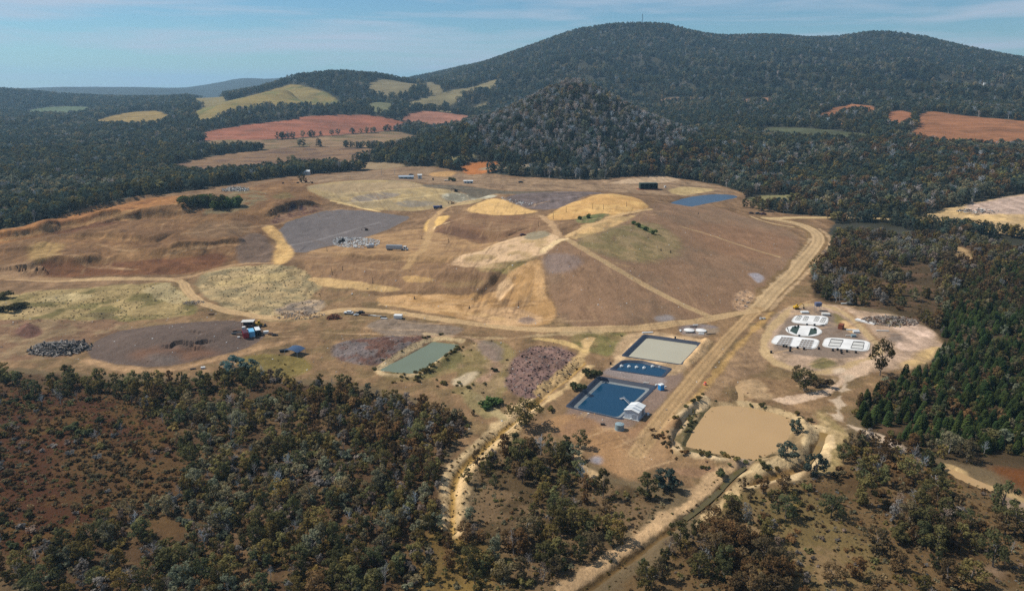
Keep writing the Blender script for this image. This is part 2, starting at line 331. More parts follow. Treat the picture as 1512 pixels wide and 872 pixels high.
# left cutting
paint([(-120,365),(0,348),(150,303),(265,287),(300,297),(345,284),(440,261),(492,293),(430,330),(402,337),(388,397),(345,390),(280,408),(100,409),(-120,416)], (120,90,62), rgb2=(132,100,68), thr=.05, s2=16, mott=.14)
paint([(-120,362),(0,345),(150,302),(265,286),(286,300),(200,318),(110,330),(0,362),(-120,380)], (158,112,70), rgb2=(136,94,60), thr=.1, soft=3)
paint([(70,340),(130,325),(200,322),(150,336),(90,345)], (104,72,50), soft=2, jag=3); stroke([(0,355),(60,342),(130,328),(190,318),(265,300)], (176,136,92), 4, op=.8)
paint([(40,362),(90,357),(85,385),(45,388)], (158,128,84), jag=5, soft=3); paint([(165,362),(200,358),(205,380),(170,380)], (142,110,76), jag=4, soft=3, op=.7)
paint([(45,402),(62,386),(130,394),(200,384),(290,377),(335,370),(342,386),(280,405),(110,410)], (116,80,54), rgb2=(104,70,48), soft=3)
paint([(-60,395),(20,388),(72,396),(60,410),(-60,413)], (146,116,86), soft=3)
paint([(280,334),(345,322),(385,335),(350,350),(270,352)], (126,100,74), soft=4, op=.8)
paint([(352,280),(396,282),(392,302),(335,316),(288,318)], (128,112,82), jag=6, rgb2=(122,92,62), thr=.1); paint([(400,285),(430,282),(440,292),(410,296)], (114,104,62), jag=4, op=.5)
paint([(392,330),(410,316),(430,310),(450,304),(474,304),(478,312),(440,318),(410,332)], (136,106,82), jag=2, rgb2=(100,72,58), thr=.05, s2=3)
for q in ([(424,313),(428,302),(434,299),(440,302),(432,312)], [(441,310),(445,299),(448,300),(446,311)], [(416,312),(419,304),(421,306),(419,314)]): paint(q, (62,50,54), jag=.8, soft=.8, smooth=1)  # cleft slots: shadow and dark rock painted into the cliff colour
stroke([(270,345),(320,338),(385,334),(420,330),(470,312),(520,308)], (152,122,90), 3.5, op=.8)
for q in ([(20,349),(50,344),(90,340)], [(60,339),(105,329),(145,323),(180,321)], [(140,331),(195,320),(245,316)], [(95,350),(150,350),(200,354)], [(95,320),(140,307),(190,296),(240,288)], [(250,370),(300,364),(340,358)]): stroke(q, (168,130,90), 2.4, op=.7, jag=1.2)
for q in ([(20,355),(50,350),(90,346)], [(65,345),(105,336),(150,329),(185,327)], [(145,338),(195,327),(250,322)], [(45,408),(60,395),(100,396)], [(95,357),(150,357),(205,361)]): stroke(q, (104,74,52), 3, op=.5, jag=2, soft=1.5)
# lined cell
paint([(408,335),(460,313),(520,309),(602,318),(606,322),(560,345),(490,362),(438,376),(420,356)], (112,103,98), jag=.3, soft=.5, mott=.02, smooth=1, cls=5)
stroke([(420,364),(450,358),(500,346),(560,328)], (140,132,126), 3, op=.6)
paint([(350,347),(385,341),(404,363),(402,390),(345,392)], (114,94,78), jag=2)
paint([(383,336),(405,331),(422,352),(434,372),(430,388),(404,393),(400,378),(412,362),(398,348)], (206,168,112), jag=2, rgb2=(190,152,100))
# striped embankment
paint([(440,276),(500,268),(560,265),(610,268),(650,279),(700,288),(720,300),(650,306),(600,312),(540,309),(490,296)], (172,148,106), jag=2, cls=2, rgb2=(158,138,104), s2=12)
paint([(452,277),(520,270),(600,268),(640,276),(560,283),(490,287)], (168,144,110), soft=2, jag=2); paint([(520,290),(560,283),(600,286),(560,296),(515,300)], (142,128,112), soft=1.5, jag=1.5); paint([(575,300),(610,294),(650,300),(610,308)], (140,128,110), soft=2, jag=2)
for k in range(14):
    x = 470+k*16; stroke([(x, 283-k*.3), (x+26, 291), (x+50, 301)], (192,168,124) if k % 2 else (142,126,98), 1.8, op=.55, smooth=0)
stroke([(486,287),(560,282),(640,276)], (196,172,128), 2.6, op=.8); stroke([(500,300),(540,297),(620,290),(700,289)], (202,178,132), 2.6, op=.8)
stroke([(490,296),(520,303),(560,312)], (206,176,124), 4)
paint([(655,284),(735,284),(733,294),(690,297),(650,294)], (140,132,112), jag=1, rgb2=(196,186,160), thr=.12, s2=5)
paint([(612,271),(700,275),(790,283),(880,284),(780,291),(690,284),(640,279)], (104,94,78), jag=2, soft=2)
paint([(738,291),(830,282),(908,285),(850,301),(800,311),(760,303)], (118,104,98), jag=3, rgb2=(104,90,82))
paint([(440,262),(560,246),(690,256),(760,264),(900,267),(990,261),(1060,274),(1098,286),(1000,290),(905,283),(790,282),(700,275),(620,270),(540,264),(440,276)], (148,122,94), jag=3, rgb2=(128,104,80), thr=.1)
paint([(676,250),(690,240),(735,237),(742,250),(700,258)], (168,108,64), jag=4); paint([(625,256),(660,251),(680,256),(650,262)], (186,146,98), jag=3)
paint([(890,272),(930,264),(990,260),(1010,266),(960,272)], (192,164,132), jag=3, op=.8); paint([(985,280),(1010,274),(1060,280),(1040,284),(1000,290)], (184,158,112), jag=3)
# tip face and mound west half
paint([(438,376),(500,362),(560,344),(640,334),(745,350),(725,366),(690,380),(640,388),(560,381),(500,379)], (166,132,94), jag=2, cls=2, rgb2=(148,116,84), thr=.12)
paint([(445,378),(510,380),(640,387),(690,390),(732,405),(702,432),(640,431),(540,429),(482,421),(450,402)], (138,108,80), jag=2, cls=2, rgb2=(148,116,84), thr=.1)
paint([(448,408),(520,416),(605,424),(560,431),(480,425)], (192,158,110), jag=3, cls=2); paint([(590,406),(640,409),(640,418),(600,418)], (184,148,100), jag=3, cls=2)
paint([(628,346),(680,310),(790,317),(805,330),(780,346),(742,351),(700,361),(650,341)], (138,108,80), jag=2, cls=2, rgb2=(124,94,70), s2=12)
paint([(640,337),(700,345),(722,349),(718,354),(690,352),(645,344)], (108,82,64), jag=1, soft=1, cls=2)  # scarp shadow along the cell's lower edge, painted into the soil colour
paint([(624,343),(630,323),(668,316),(656,329),(640,338)], (224,182,116), jag=2, cls=2); stroke([(628,343),(640,338),(662,328)], (226,196,152), 2)
paint([(678,312),(715,296),(732,292),(770,305),(803,313),(730,319)], (214,174,116), jag=2, cls=2)
paint([(800,325),(830,303),(880,290),(905,283),(945,296),(965,310),(900,319),(860,322),(830,325)], (208,168,110), jag=2, cls=2, rgb2=(196,154,100), s2=12)
paint([(836,352),(868,330),(930,318),(965,311),(935,332),(900,346),(870,353)], (208,170,118), jag=4, cls=2, rgb2=(178,148,104), thr=.1)
paint([(656,392),(690,375),(740,355),(800,344),(835,348),(812,372),(780,386),(720,398)], (208,174,136), jag=3, cls=2, rgb2=(184,154,112), thr=.1)
paint([(775,345),(800,340),(820,346),(790,355),(772,354)], (146,132,106), jag=2, cls=2); paint([(690,394),(760,385),(800,375),(790,395),(720,405)], (162,136,96), jag=4, op=.7, rgb2=(128,116,72))
paint([(540,440),(620,432),(700,432),(745,428),(755,402),(800,376),(802,420),(830,470),(795,482),(700,474),(600,456)], (172,134,90), jag=4, cls=2, rgb2=(196,156,110), thr=.1)
paint([(690,465),(740,450),(800,462),(805,474),(760,480),(700,474)], (204,166,124), jag=4, op=.7); paint([(725,430),(745,412),(760,420),(740,445)], (214,178,136), jag=4, op=.8); paint([(640,415),(720,405),(726,424),(660,430)], (146,118,84), jag=4, cls=2)
# capped east half
MND = [(800,378),(838,356),(900,340),(950,312),(965,302),(1010,302),(1100,319),(1187,345),(1172,386),(1112,440),(1090,458),(1000,475),(900,486),(832,483),(815,440)]
paint(MND, (142,112,86), jag=2, cls=2, rgb2=(134,108,84), s2=25, mott=.08)
paint([(840,357),(900,338),(960,325),(1000,345),(1010,375),(950,392),(880,372)], (146,126,90), jag=6, soft=5, op=.8, rgb2=(124,112,74), thr=.05); paint([(1010,320),(1180,345),(1160,385),(1040,375)], (146,110,82), jag=6, soft=6, op=.6)
paint([(805,372),(862,380),(850,402),(802,402)], (138,120,110), jag=5, soft=4, op=.7)
for k in range(10):
    x = 840+rnd.random()*150; y = 345+rnd.random()*45; stroke([(x,y),(x+18,y+7),(x+40,y+12)], (176,146,104), 2, op=.4, soft=1.5, jag=1.5)
paint([(1104,404),(1118,402),(1129,409),(1121,420),(1112,411)], (166,156,154), jag=1, smooth=1); paint([(965,466),(992,463),(1000,472),(972,476)], (146,134,126), jag=2); paint([(765,470),(785,466),(793,474),(770,478)], (140,118,104), jag=2)
paint([(850,322),(880,316),(905,317),(880,328),(852,330)], (112,112,72), jag=3, bare=.8); paint([(930,326),(945,330),(972,342),(960,345),(935,332)], (112,114,70), jag=3, bare=.8)
stroke([(832,351),(870,374),(930,408),(1000,446),(1050,468)], (184,154,114), 5.0, cls=1, ruts=True, jag=.4, soft=.6); stroke([(1005,334),(1060,350),(1150,379)], (172,142,104), 3.0, cls=1)
stroke([(800,373),(812,362),(836,352)], (230,198,150), 4, cls=1); stroke([(832,351),(850,342),(880,330),(905,318),(960,308)], (206,170,122), 4.5, cls=1); stroke([(798,318),(815,330),(822,345),(832,351)], (176,144,108), 5, cls=1)
stroke([(600,395),(628,368),(632,345),(640,322),(655,308),(700,292),(735,287)], (180,146,104), 6, cls=1, soft=1.5)
stroke([(1108,319),(1140,330),(1170,335)], (196,166,122), 3.5, cls=1)
# ground round the ponds
paint([(820,493),(940,489),(905,527),(880,522)], (116,106,66), jag=3, bare=.7, rgb2=(136,116,78), thr=.1)
paint([(640,532),(690,516),(700,540),(640,560),(600,562),(560,556)], (112,102,66), jag=4, bare=.5, rgb2=(134,114,78)); paint([(690,500),(745,500),(770,530),(745,592),(700,592),(662,572)], (132,114,76), jag=4, bare=.6, rgb2=(150,126,92))
paint([(350,525),(430,520),(470,545),(420,560),(350,545)], (124,108,64), jag=4, bare=.6); paint([(540,470),(620,473),(695,486),(650,498),(560,498)], (134,116,98), jag=4)
stroke([(640,497),(700,497),(725,520),(735,545),(715,560)], (168,136,108), 4, soft=2, jag=1.5); paint([(700,500),(740,505),(745,530),(725,535)], (132,116,104), jag=3, op=.7)
paint([(486,520),(495,505),(560,497),(625,495),(640,501),(600,522),(560,540),(510,537)], (118,106,100), jag=2, rgb2=(108,80,68), thr=-.02, s2=8, mott=.2, cls=5)
paint([(745,576),(755,530),(785,509),(830,511),(858,530),(850,550),(800,588),(775,590)], (116,92,84), jag=2, rgb2=(128,102,90), s2=3, mott=.25, cls=5)
paint([(665,560),(706,545),(700,560),(672,572)], (206,184,150), jag=3, op=.9); paint([(690,570),(735,610),(715,620),(680,585)], (150,132,92), jag=3)
paint([(655,780),(655,690),(700,650),(760,600),(790,588),(765,630),(720,665),(695,700),(685,780)], (196,168,126), jag=4, rgb2=(150,128,92), thr=.14, s2=4)
paint([(735,615),(775,590),(795,590),(780,625),(750,632)], (206,176,132), jag=3); stroke([(705,585),(728,605),(745,618)], (168,148,108), 3)
stroke(D3, (160,128,76), 2.6, soft=.6); stroke([(x+11, y+5) for x, y in D3], (204,172,126), 3, jag=1.2, soft=1); stroke([(x-12, y-4) for x, y in D3[4:]], (204,176,134), 2.4, jag=1.2, op=.8)
stroke([(870,500),(862,520),(840,545),(800,580)], (190,158,112), 5, jag=1.5); stroke([(790,500),(830,503),(862,518)], (196,164,112), 4, jag=1.5)
paint([(840,628),(812,640),(886,554),(903,540),(985,556),(1012,545),(1000,575),(960,612),(920,642),(880,652)], (136,114,98), jag=2, cls=5); paint([(895,545),(905,541),(985,557),(975,570),(890,553)], (150,138,132), jag=1.5, op=.7)
paint([(812,614),(850,610),(920,640),(960,612),(1000,640),(975,690),(930,706),(885,692),(885,665),(850,652),(815,637)], (150,116,86), jag=3, cls=5, rgb2=(160,124,88)); paint([(870,680),(880,673),(890,676),(885,686)], (150,142,142), jag=1)
paint([(908,500),(955,487),(1062,503),(1012,548),(985,556),(905,540)], (182,152,116), jag=2); stroke([(905,540),(952,490),(1040,503)], (206,174,134), 3)
stroke([(1042,504),(1030,520),(1015,536)], (204,168,124), 5); paint([(1000,480),(1060,477),(1062,492),(1010,500)], (150,130,108), jag=2, rgb2=(136,122,116), cls=5)
paint([(1130,470),(1080,520),(1060,560),(1000,600),(1050,590),(1085,560),(1140,545)], (158,128,96), jag=4, rgb2=(146,118,90)); paint([(1080,560),(1130,560),(1150,590),(1105,590)], (176,146,110), jag=4)
paint([(1000,600),(1050,590),(1100,600),(1180,612),(1215,640),(1190,690),(1110,695),(985,672),(975,650)], (150,126,92), jag=4, bare=.8, rgb2=(176,150,112), thr=.12, s2=4); stroke([(1030,598),(1008,622),(996,648),(1006,662),(1040,668)], (92,88,58), 4.0, jag=1)
paint([(975,690),(1085,685),(1080,700),(1010,705)], (146,114,86), jag=2)
for q, wd_ in (([(668,509),(640,535),(622,553),(590,556),(550,551),(575,533),(598,519),(636,498),(660,499),(684,503)], 3.0),): stroke(q, (192,166,126), wd_, jag=.8)
stroke([(1046,602),(1030,620),(1016,642),(1008,656)], (84,78,52), 2.5, jag=1.2); stroke([(1014,662),(1050,671),(1085,678),(1112,682),(1140,672)], (92,78,52), 2.0, jag=1); stroke([(1100,596),(1140,603),(1170,611)], (92,76,54), 2.2, jag=1); stroke([(1040,590),(1008,616),(986,646),(996,668),(1050,682),(1085,685)], (204,176,136), 4.2, jag=1.4); stroke([(1100,595),(1140,602),(1178,614),(1198,640),(1184,672),(1122,688)], (196,168,126), 3.6, jag=1.6); stroke([(1000,618),(978,648),(990,674)], (110,80,52), 2.2, jag=1.2)
# roads
E = [(1130,322),(1160,326),(1192,334),(1212,350),(1200,370),(1165,410),(1120,455),(1085,488),(1040,540),(1000,588),(965,632),(940,670)]
stroke(E[:7], (132,106,74), 17, jag=1.5, soft=1.5); stroke([(x+17, y+3) for x, y in E[2:7]], (180,150,114), 2.2, jag=.8, soft=.7); stroke([(x-15, y+2) for x, y in E[3:7]], (178,150,114), 2.0, jag=1.6, soft=.7)
stroke(E[:7], (190,160,120), 9, cls=1, ruts=True, soft=.6, jag=.22); paint([(985,600),(1000,640),(975,690),(940,700),(915,690),(940,650)], (168,134,98), soft=5, jag=3); stroke(E[6:], (176,144,104), 6.5, cls=1, ruts=True, soft=.8, jag=.3)
stroke([(x+20, y+6) for x, y in E[6:10]], (190,152,96), 3, soft=1, op=.7)
stroke([(0,409),(60,414),(140,413),(230,411),(270,413),(276,430),(300,449),(340,461),(400,471),(450,468),(490,459),(530,455),(600,463),(700,478),(800,488),(900,487),(1000,478),(1060,468),(1115,458)], (192,160,118), 5.6, cls=1, ruts=True, jag=.3, soft=.6)
stroke([(-150,408),(0,409),(100,412)], (160,128,94), 6, cls=1); stroke([(260,412),(320,398),(345,390),(400,388)], (166,134,98), 5, cls=1)
stroke([(560,450),(660,458),(740,470)], (206,168,118), 3, op=.7, jag=1.5); stroke([(630,492),(720,500),(790,496),(900,490)], (186,160,120), 3, op=.6, jag=2)
stroke([(1130,322),(1180,321),(1240,321),(1310,322),(1380,330),(1450,341),(1512,348),(1640,360)], (192,164,120), 8, cls=1); stroke([(1240,321),(1258,312),(1290,298),(1330,290),(1400,283),(1512,270)], (186,160,126), 5, cls=1)
paint([(1330,326),(1390,309),(1440,299),(1512,286),(1640,276),(1640,362),(1512,350),(1420,338)], (198,166,118), jag=4, rgb2=(180,152,112)); paint([(1420,304),(1512,287),(1640,276),(1640,310),(1512,318),(1440,316)], (178,154,136), jag=5, soft=3)
stroke([(1180,360),(1240,345),(1290,340),(1340,350),(1380,362)], (176,150,118), 2, op=.8, jag=2, smooth=1) if False else None
paint([(1405,362),(1425,366),(1438,380),(1430,392),(1420,385)], (170,140,100), jag=3); stroke([(1312,345),(1335,350),(1350,355),(1382,360)], (180,156,124), 3, jag=2.5)
paint([(1080,440),(1102,424),(1116,436),(1100,459),(1084,459)], (196,160,124), jag=2, rgb2=(160,130,104), s2=3)
# east pads
paint([(1140,462),(1180,447),(1240,449),(1280,459),(1330,465),(1376,490),(1392,510),(1365,536),(1310,546),(1260,556),(1200,552),(1150,542),(1122,520),(1128,490)], (166,140,114), jag=3, rgb2=(180,152,126))
paint([(1165,464),(1228,456),(1268,490),(1290,515),(1262,532),(1150,523),(1138,503)], (134,116,100), jag=2, cls=5, mott=.08); paint([(1188,541),(1212,524),(1242,538),(1215,548)], (120,108,72), jag=1.5); paint([(1228,460),(1245,468),(1255,480),(1238,484)], (134,118,78), jag=2)
paint([(1240,470),(1262,480),(1272,492),(1250,490)], (206,168,122), jag=2)
paint([(1285,462),(1350,470),(1378,492),(1372,512),(1340,522),(1318,510),(1335,488),(1290,476)], (214,184,160), jag=3, rgb2=(190,162,138)); paint([(1290,466),(1330,464),(1345,480),(1310,484)], (122,108,80), jag=3, bare=.9); paint([(1325,537),(1352,518),(1390,510),(1372,536),(1340,545)], (196,164,116), jag=3, rgb2=(180,150,112)); paint([(1310,490),(1335,492),(1330,505),(1312,505)], (136,120,106), jag=3, op=.8)
stroke([(1168,453),(1215,448),(1252,464),(1278,490),(1302,516),(1290,530),(1258,537),(1235,548),(1190,551),(1140,535),(1125,515),(1132,492),(1166,456)], (184,156,116), 4, cls=1); stroke([(1240,452),(1275,478),(1300,505)], (150,120,88), 2, op=.7)
paint([(1228,545),(1246,542),(1250,549),(1232,552)], (216,190,160), jag=1)
stroke([(1304,528),(1265,548),(1245,560),(1225,577),(1195,585),(1155,592)], (204,174,144), 5, jag=1.5, cls=1); stroke([(1252,556),(1238,590),(1236,615),(1262,632),(1300,648)], (196,172,144), 4, jag=2.5, cls=1); paint([(1305,650),(1335,655),(1345,668),(1310,662)], (196,172,150), jag=3); paint([(1355,668),(1372,672),(1372,682),(1358,680)], (188,164,140), jag=3)
paint([(1180,555),(1210,558),(1240,560),(1200,575)], (170,148,124), jag=3, op=.7)
paint([(1200,600),(1235,620),(1260,640),(1225,700),(1200,700),(1215,650)], (176,150,108), jag=4, rgb2=(146,126,86), s2=4)
stroke([(x-7, y-9) for x, y in D2], (208,180,136), 4.5, jag=1.2); stroke([(x+9, y+7) for x, y in D2], (204,176,134), 3.5, jag=1.2); stroke(D2, (132,104,64), 3.2, soft=.6); stroke([(x+10, y+4) for x, y in D2[:3]], (206,178,136), 3, jag=1.5)
stroke([(x-17, y-7) for x, y in D1], (184,152,114), 5.5, jag=1.8, soft=1.0); stroke([(x+16, y+8) for x, y in D1[:4]], (196,166,122), 3.4, jag=1.5); stroke(D1, (104,82,52), 2.4, soft=.6); paint([(1085,684),(1100,672),(1112,680),(1102,694),(1092,694)], (168,146,124), jag=1)
stroke([(862,655),(852,675),(862,692),(880,705)], (176,148,110), 3, jag=1); paint([(1480,735),(1512,735),(1560,760),(1490,755)], (170,146,122), jag=3, op=.7); paint([(1425,835),(1470,830),(1480,850),(1430,855)], (150,124,98), jag=4)
stroke([(1400,690),(1470,724),(1512,738)], (176,148,106), 3, jag=1)
# wheel tracks over the worked ground, erosion rills on the slopes
def track(pts, rgb, op):
    p = asxy(pts, 2, False)
    for o_ in (-1.0, 1.0): stroke(p+np.array([o_, o_*.4]), rgb, .9, soft=.5, jag=.25, op=op, bare=None, smooth=0)
rt = random.Random(5)
for x0, y0, x1, y1, n_ in ((450,350,740,392,26), (300,470,700,500,16), (820,600,960,700,14), (60,310,380,400,10), (640,300,830,345,14), (1130,455,1290,540,14), (560,436,800,478,20), (850,300,960,345,12), (480,262,1000,286,16), (1090,560,1180,600,6)):
    for k in range(n_):
        a, b = x0+rt.random()*(x1-x0), y0+rt.random()*(y1-y0); L_ = (x1-x0)*(.12+.25*rt.random()); dy_ = (rt.random()-.5)*(y1-y0)*.5
        track([(a, b), (a+L_*.5, b+dy_*.7+rt.random()*3), (a+L_, b+dy_)], (196,162,122) if rt.random() < .5 else (112,86,64), .36)
for x0, y0, x1, y1, n_, dx, dy in ((30,352,380,405,46,-5,9), (450,384,720,426,60,-3,12), (660,350,800,400,40,-9,14), (690,405,790,460,50,-8,18), (830,300,960,345,34,-6,12), (820,380,1080,470,34,14,20), (440,276,700,306,50,10,14), (680,294,800,316,24,-3,9), (640,316,800,346,30,-4,10), (120,300,300,330,30,-4,10)):
    for k in range(n_):
        a, b = x0+rt.random()*(x1-x0), y0+rt.random()*(y1-y0); q_ = .5+rt.random()
        stroke([(a, b), (a+dx*q_*.5+rt.random()*3-1.5, b+dy*q_*.5), (a+dx*q_, b+dy*q_)], (100,76,57) if rt.random() < .8 else (176,144,106), .7+.6*rt.random(), soft=.6, jag=.5, op=.30, bare=None)
# farmland
def field(pts, rgb, rgb2=None, **k): paint(pts, rgb, jag=2.0, soft=1.0, cls=3, rgb2=rgb2, thr=.15, **k)
field([(292,196),(340,187),(440,176),(438,172),(520,169),(560,172),(602,180),(600,190),(530,197),(452,203),(396,206),(300,211)], (150,96,72), (136,90,68))
field([(588,172),(640,163),(700,171),(690,180),(652,190),(604,184)], (152,106,84), (140,100,82)); field([(300,206),(396,207),(452,204),(530,198),(600,191),(700,193),(560,216),(440,214),(400,222),(258,218)], (136,110,82), (116,100,70)); field([(225,250),(330,226),(480,212),(650,203),(560,230),(440,248),(300,262)], (132,104,76), (112,88,70))
field([(126,184),(180,166),(240,162),(264,177),(200,189)], (142,118,68)); field([(280,166),(330,150),(420,126),(440,125),(512,149),(518,161),(440,157),(380,158),(318,172),(300,188)], (136,118,72), (116,110,66)); field([(536,130),(562,117),(624,124),(614,139),(560,146)], (124,112,82)); field([(20,166),(70,156),(140,157),(130,170),(60,173)], (92,102,72)); field([(590,152),(650,139),(735,116),(735,131),(665,149),(605,163)], (128,116,84)); field([(640,160),(725,147),(715,160),(650,170)], (124,112,80)); field([(610,118),(640,122),(660,140),(625,140)], (124,112,82)); field([(270,148),(320,140),(345,150),(300,158)], (126,112,74)); field([(540,155),(570,150),(585,166),(550,168)], (110,108,78))
field([(1200,176),(1236,157),(1278,154),(1296,162),(1290,174),(1250,188)], (150,102,70), (136,94,64)); field([(1308,170),(1318,163),(1345,164),(1348,186),(1306,190)], (148,100,70)); field([(1354,168),(1380,164),(1420,171),(1512,179),(1640,185),(1640,226),(1512,219),(1420,219),(1345,208),(1330,198),(1358,192)], (150,103,71), (134,93,64)); paint([(1215,178),(1275,163),(1290,172),(1240,184)], (90,84,58), jag=4, bare=0, op=.8)
field([(960,146),(1060,143),(1060,149),(965,150)], (142,116,92)); field([(1090,148),(1140,143),(1142,150),(1095,153)], (156,118,90)); field([(1110,187),(1220,190),(1310,203),(1300,210),(1140,206)], (84,86,62)); paint([(640,232),(705,226),(705,232),(650,240)], (120,112,80), jag=3, bare=.8); paint([(700,247),(880,248),(900,252),(720,253)], (150,134,110), jag=3, bare=.6); paint([(1100,290),(1170,285),(1200,300),(1120,305)], (130,122,84), jag=4, bare=.8); paint([(480,240),(560,238),(620,246),(500,250)], (150,128,98), jag=4, bare=.9)
q_ = np.where((CLS == 2) | (CLS == 5) | (CLS == 1), .35, 1.0)[:,None]; COL = COL*(1+q_*(.10*n1[:,None]+.12*n2[:,None]*(RAD < 900)[:,None])); lum = COL @ np.array([.3,.55,.15]); COL = .86*np.clip(COL*1.06-lum[:,None]*.06, 0, 1); i = np.nonzero((RAD < 950) & (BARE > .3))[0]; f1 = fbm(X[i]/2.6, Y[i]/2.6, 55, 3); f2 = fbm(X[i]/5, Y[i]/12, 56, 4)
sm = np.where((CLS[i] == 2) | (CLS[i] == 5) | (CLS[i] == 1), .35, .9)[:,None]; COL[i] *= 1+sm*(.22*sstep(.22, .42, f1)-.20*sstep(.22, .42, -f1)+.16*sstep(.15, .35, f2)-.13*sstep(.15, .35, -f2))[:,None]
f3 = fbm(X[i]/3.2, Y[i]/38, 57, 3); f4 = fbm(X[i]/60, Y[i]/4, 58, 3); k2 = np.where((CLS[i] == 1) | (CLS[i] == 5), 0, 1.0); k2 = k2*np.where(CLS[i] == 2, .4, .8); COL[i] *= (1+k2*(.26*f3+.16*f4))[:,None]
i = np.nonzero(CLS == 3)[0]; COL[i] *= (1+.35*fbm(X[i]/90, Y[i]/9, 91, 3)+.2*fbm(X[i]/30, Y[i]/60, 92, 4))[:,None]
COL = np.clip(COL, .01, .8)
log('painted')
Zg = Z.reshape(NT, NR)

# ------------------------------------------------------------------ materials
def mat(name):
    m = bpy.data.materials.new(name); m.use_nodes = True; nt = m.node_tree
    b = nt.nodes['Principled BSDF']; return m, nt, b
def N(nt, t, **k):
    n = nt.nodes.new(t)
    for a, v in k.items(): setattr(n, a, v)
    return n
def simple(name, rgb, rough=.6, metal=0.0, var=.12, scale=1.5, spec=.4):
    """painted / metal / plastic surface with blotchy wear"""
    m, nt, b = mat(name); c = lin(rgb)
    tc = N(nt, 'ShaderNodeTexCoord'); no = N(nt, 'ShaderNodeTexNoise'); no.inputs['Scale'].default_value = scale; no.inputs['Detail'].default_value = 5
    nt.links.new(tc.outputs['Object'], no.inputs['Vector'])
    mr = N(nt, 'ShaderNodeMapRange'); mr.inputs['To Min'].default_value = 1-var*1.6; mr.inputs['To Max'].default_value = 1+var; nt.links.new(no.outputs['Fac'], mr.inputs['Value'])
    vm = N(nt, 'ShaderNodeVectorMath', operation='SCALE'); vm.inputs[0].default_value = tuple(c); nt.links.new(mr.outputs['Result'], vm.inputs['Scale'])
    nt.links.new(vm.outputs['Vector'], b.inputs['Base Color'])
    b.inputs['Roughness'].default_value = rough; b.inputs['Metallic'].default_value = metal; b.inputs['Specular IOR Level'].default_value = spec
    return m
def ground_mat():
    m, nt, b = mat('soil'); L = nt.links.new
    at = N(nt, 'ShaderNodeAttribute', attribute_name='Col'); tc = N(nt, 'ShaderNodeTexCoord')
    facs = []
    for s, d, lo, hi in ((.9, 6, .80, 1.2), (.16, 5, .91, 1.09), (.03, 4, .95, 1.05)):
        no = N(nt, 'ShaderNodeTexNoise'); no.inputs['Scale'].default_value = s; no.inputs['Detail'].default_value = d; no.inputs['Roughness'].default_value = .65
        L(tc.outputs['Object'], no.inputs['Vector']); mr = N(nt, 'ShaderNodeMapRange'); mr.inputs['From Min'].default_value = .25; mr.inputs['From Max'].default_value = .75; mr.inputs['To Min'].default_value = lo; mr.inputs['To Max'].default_value = hi
        L(no.outputs['Fac'], mr.inputs['Value']); facs.append((no, mr))
    v = at.outputs['Color']
    for no, mr in facs:
        s = N(nt, 'ShaderNodeVectorMath', operation='SCALE'); L(v, s.inputs[0]); L(mr.outputs['Result'], s.inputs['Scale']); v = s.outputs['Vector']
    L(v, b.inputs['Base Color']); b.inputs['Roughness'].default_value = .95; b.inputs['Specular IOR Level'].default_value = .1
    bu = N(nt, 'ShaderNodeBump'); bu.inputs['Distance'].default_value = 1.0; bu.inputs['Strength'].default_value = .55; L(facs[0][0].outputs['Fac'], bu.inputs['Height'])
    b2 = N(nt, 'ShaderNodeBump'); b2.inputs['Distance'].default_value = 1.6; b2.inputs['Strength'].default_value = .22; L(facs[1][0].outputs['Fac'], b2.inputs['Height']); L(bu.outputs['Normal'], b2.inputs['Normal'])
    L(b2.outputs['Normal'], b.inputs['Normal']); return m
SOIL = ground_mat()
def leaf_mat(name, c, rough=.8, vary=.45):
    m, nt, b = mat(name); L = nt.links.new
    oi = N(nt, 'ShaderNodeObjectInfo'); tc = N(nt, 'ShaderNodeTexCoord')
    no = N(nt, 'ShaderNodeTexNoise'); no.inputs['Scale'].default_value = .9; no.inputs['Detail'].default_value = 2; L(tc.outputs['Object'], no.inputs['Vector'])
    mr = N(nt, 'ShaderNodeMapRange'); mr.inputs['To Min'].default_value = 1-vary; mr.inputs['To Max'].default_value = 1+vary; L(oi.outputs['Random'], mr.inputs['Value'])
    m2 = N(nt, 'ShaderNodeMapRange'); m2.inputs['From Min'].default_value = .3; m2.inputs['From Max'].default_value = .7; m2.inputs['To Min'].default_value = .7; m2.inputs['To Max'].default_value = 1.35; L(no.outputs['Fac'], m2.inputs['Value'])
    mu = N(nt, 'ShaderNodeMath', operation='MULTIPLY'); L(mr.outputs['Result'], mu.inputs[0]); L(m2.outputs['Result'], mu.inputs[1])
    mx = N(nt, 'ShaderNodeMix', data_type='RGBA'); wn = N(nt, 'ShaderNodeTexWhiteNoise', noise_dimensions='1D'); L(oi.outputs['Random'], wn.inputs['W']); L(wn.outputs['Value'], mx.inputs['Factor'])
    mx.inputs['A'].default_value = (c[0]*1.18, c[1]*.98, c[2]*.85, 1); mx.inputs['B'].default_value = (c[0]*.85, c[1]*1.02, c[2]*1.15, 1)
    s = N(nt, 'ShaderNodeVectorMath', operation='SCALE'); L(mx.outputs['Result'], s.inputs[0]); L(mu.outputs['Value'], s.inputs['Scale'])
    L(s.outputs['Vector'], b.inputs['Base Color']); b.inputs['Roughness'].default_value = rough; b.inputs['Specular IOR Level'].default_value = .03
    tl = N(nt, 'ShaderNodeBsdfTranslucent'); L(s.outputs['Vector'], tl.inputs['Color']); ms = N(nt, 'ShaderNodeMixShader'); ms.inputs[0].default_value = .38; L(b.outputs[0], ms.inputs[1]); L(tl.outputs[0], ms.inputs[2]); L(ms.outputs[0], nt.nodes['Material Output'].inputs['Surface'])
    return m
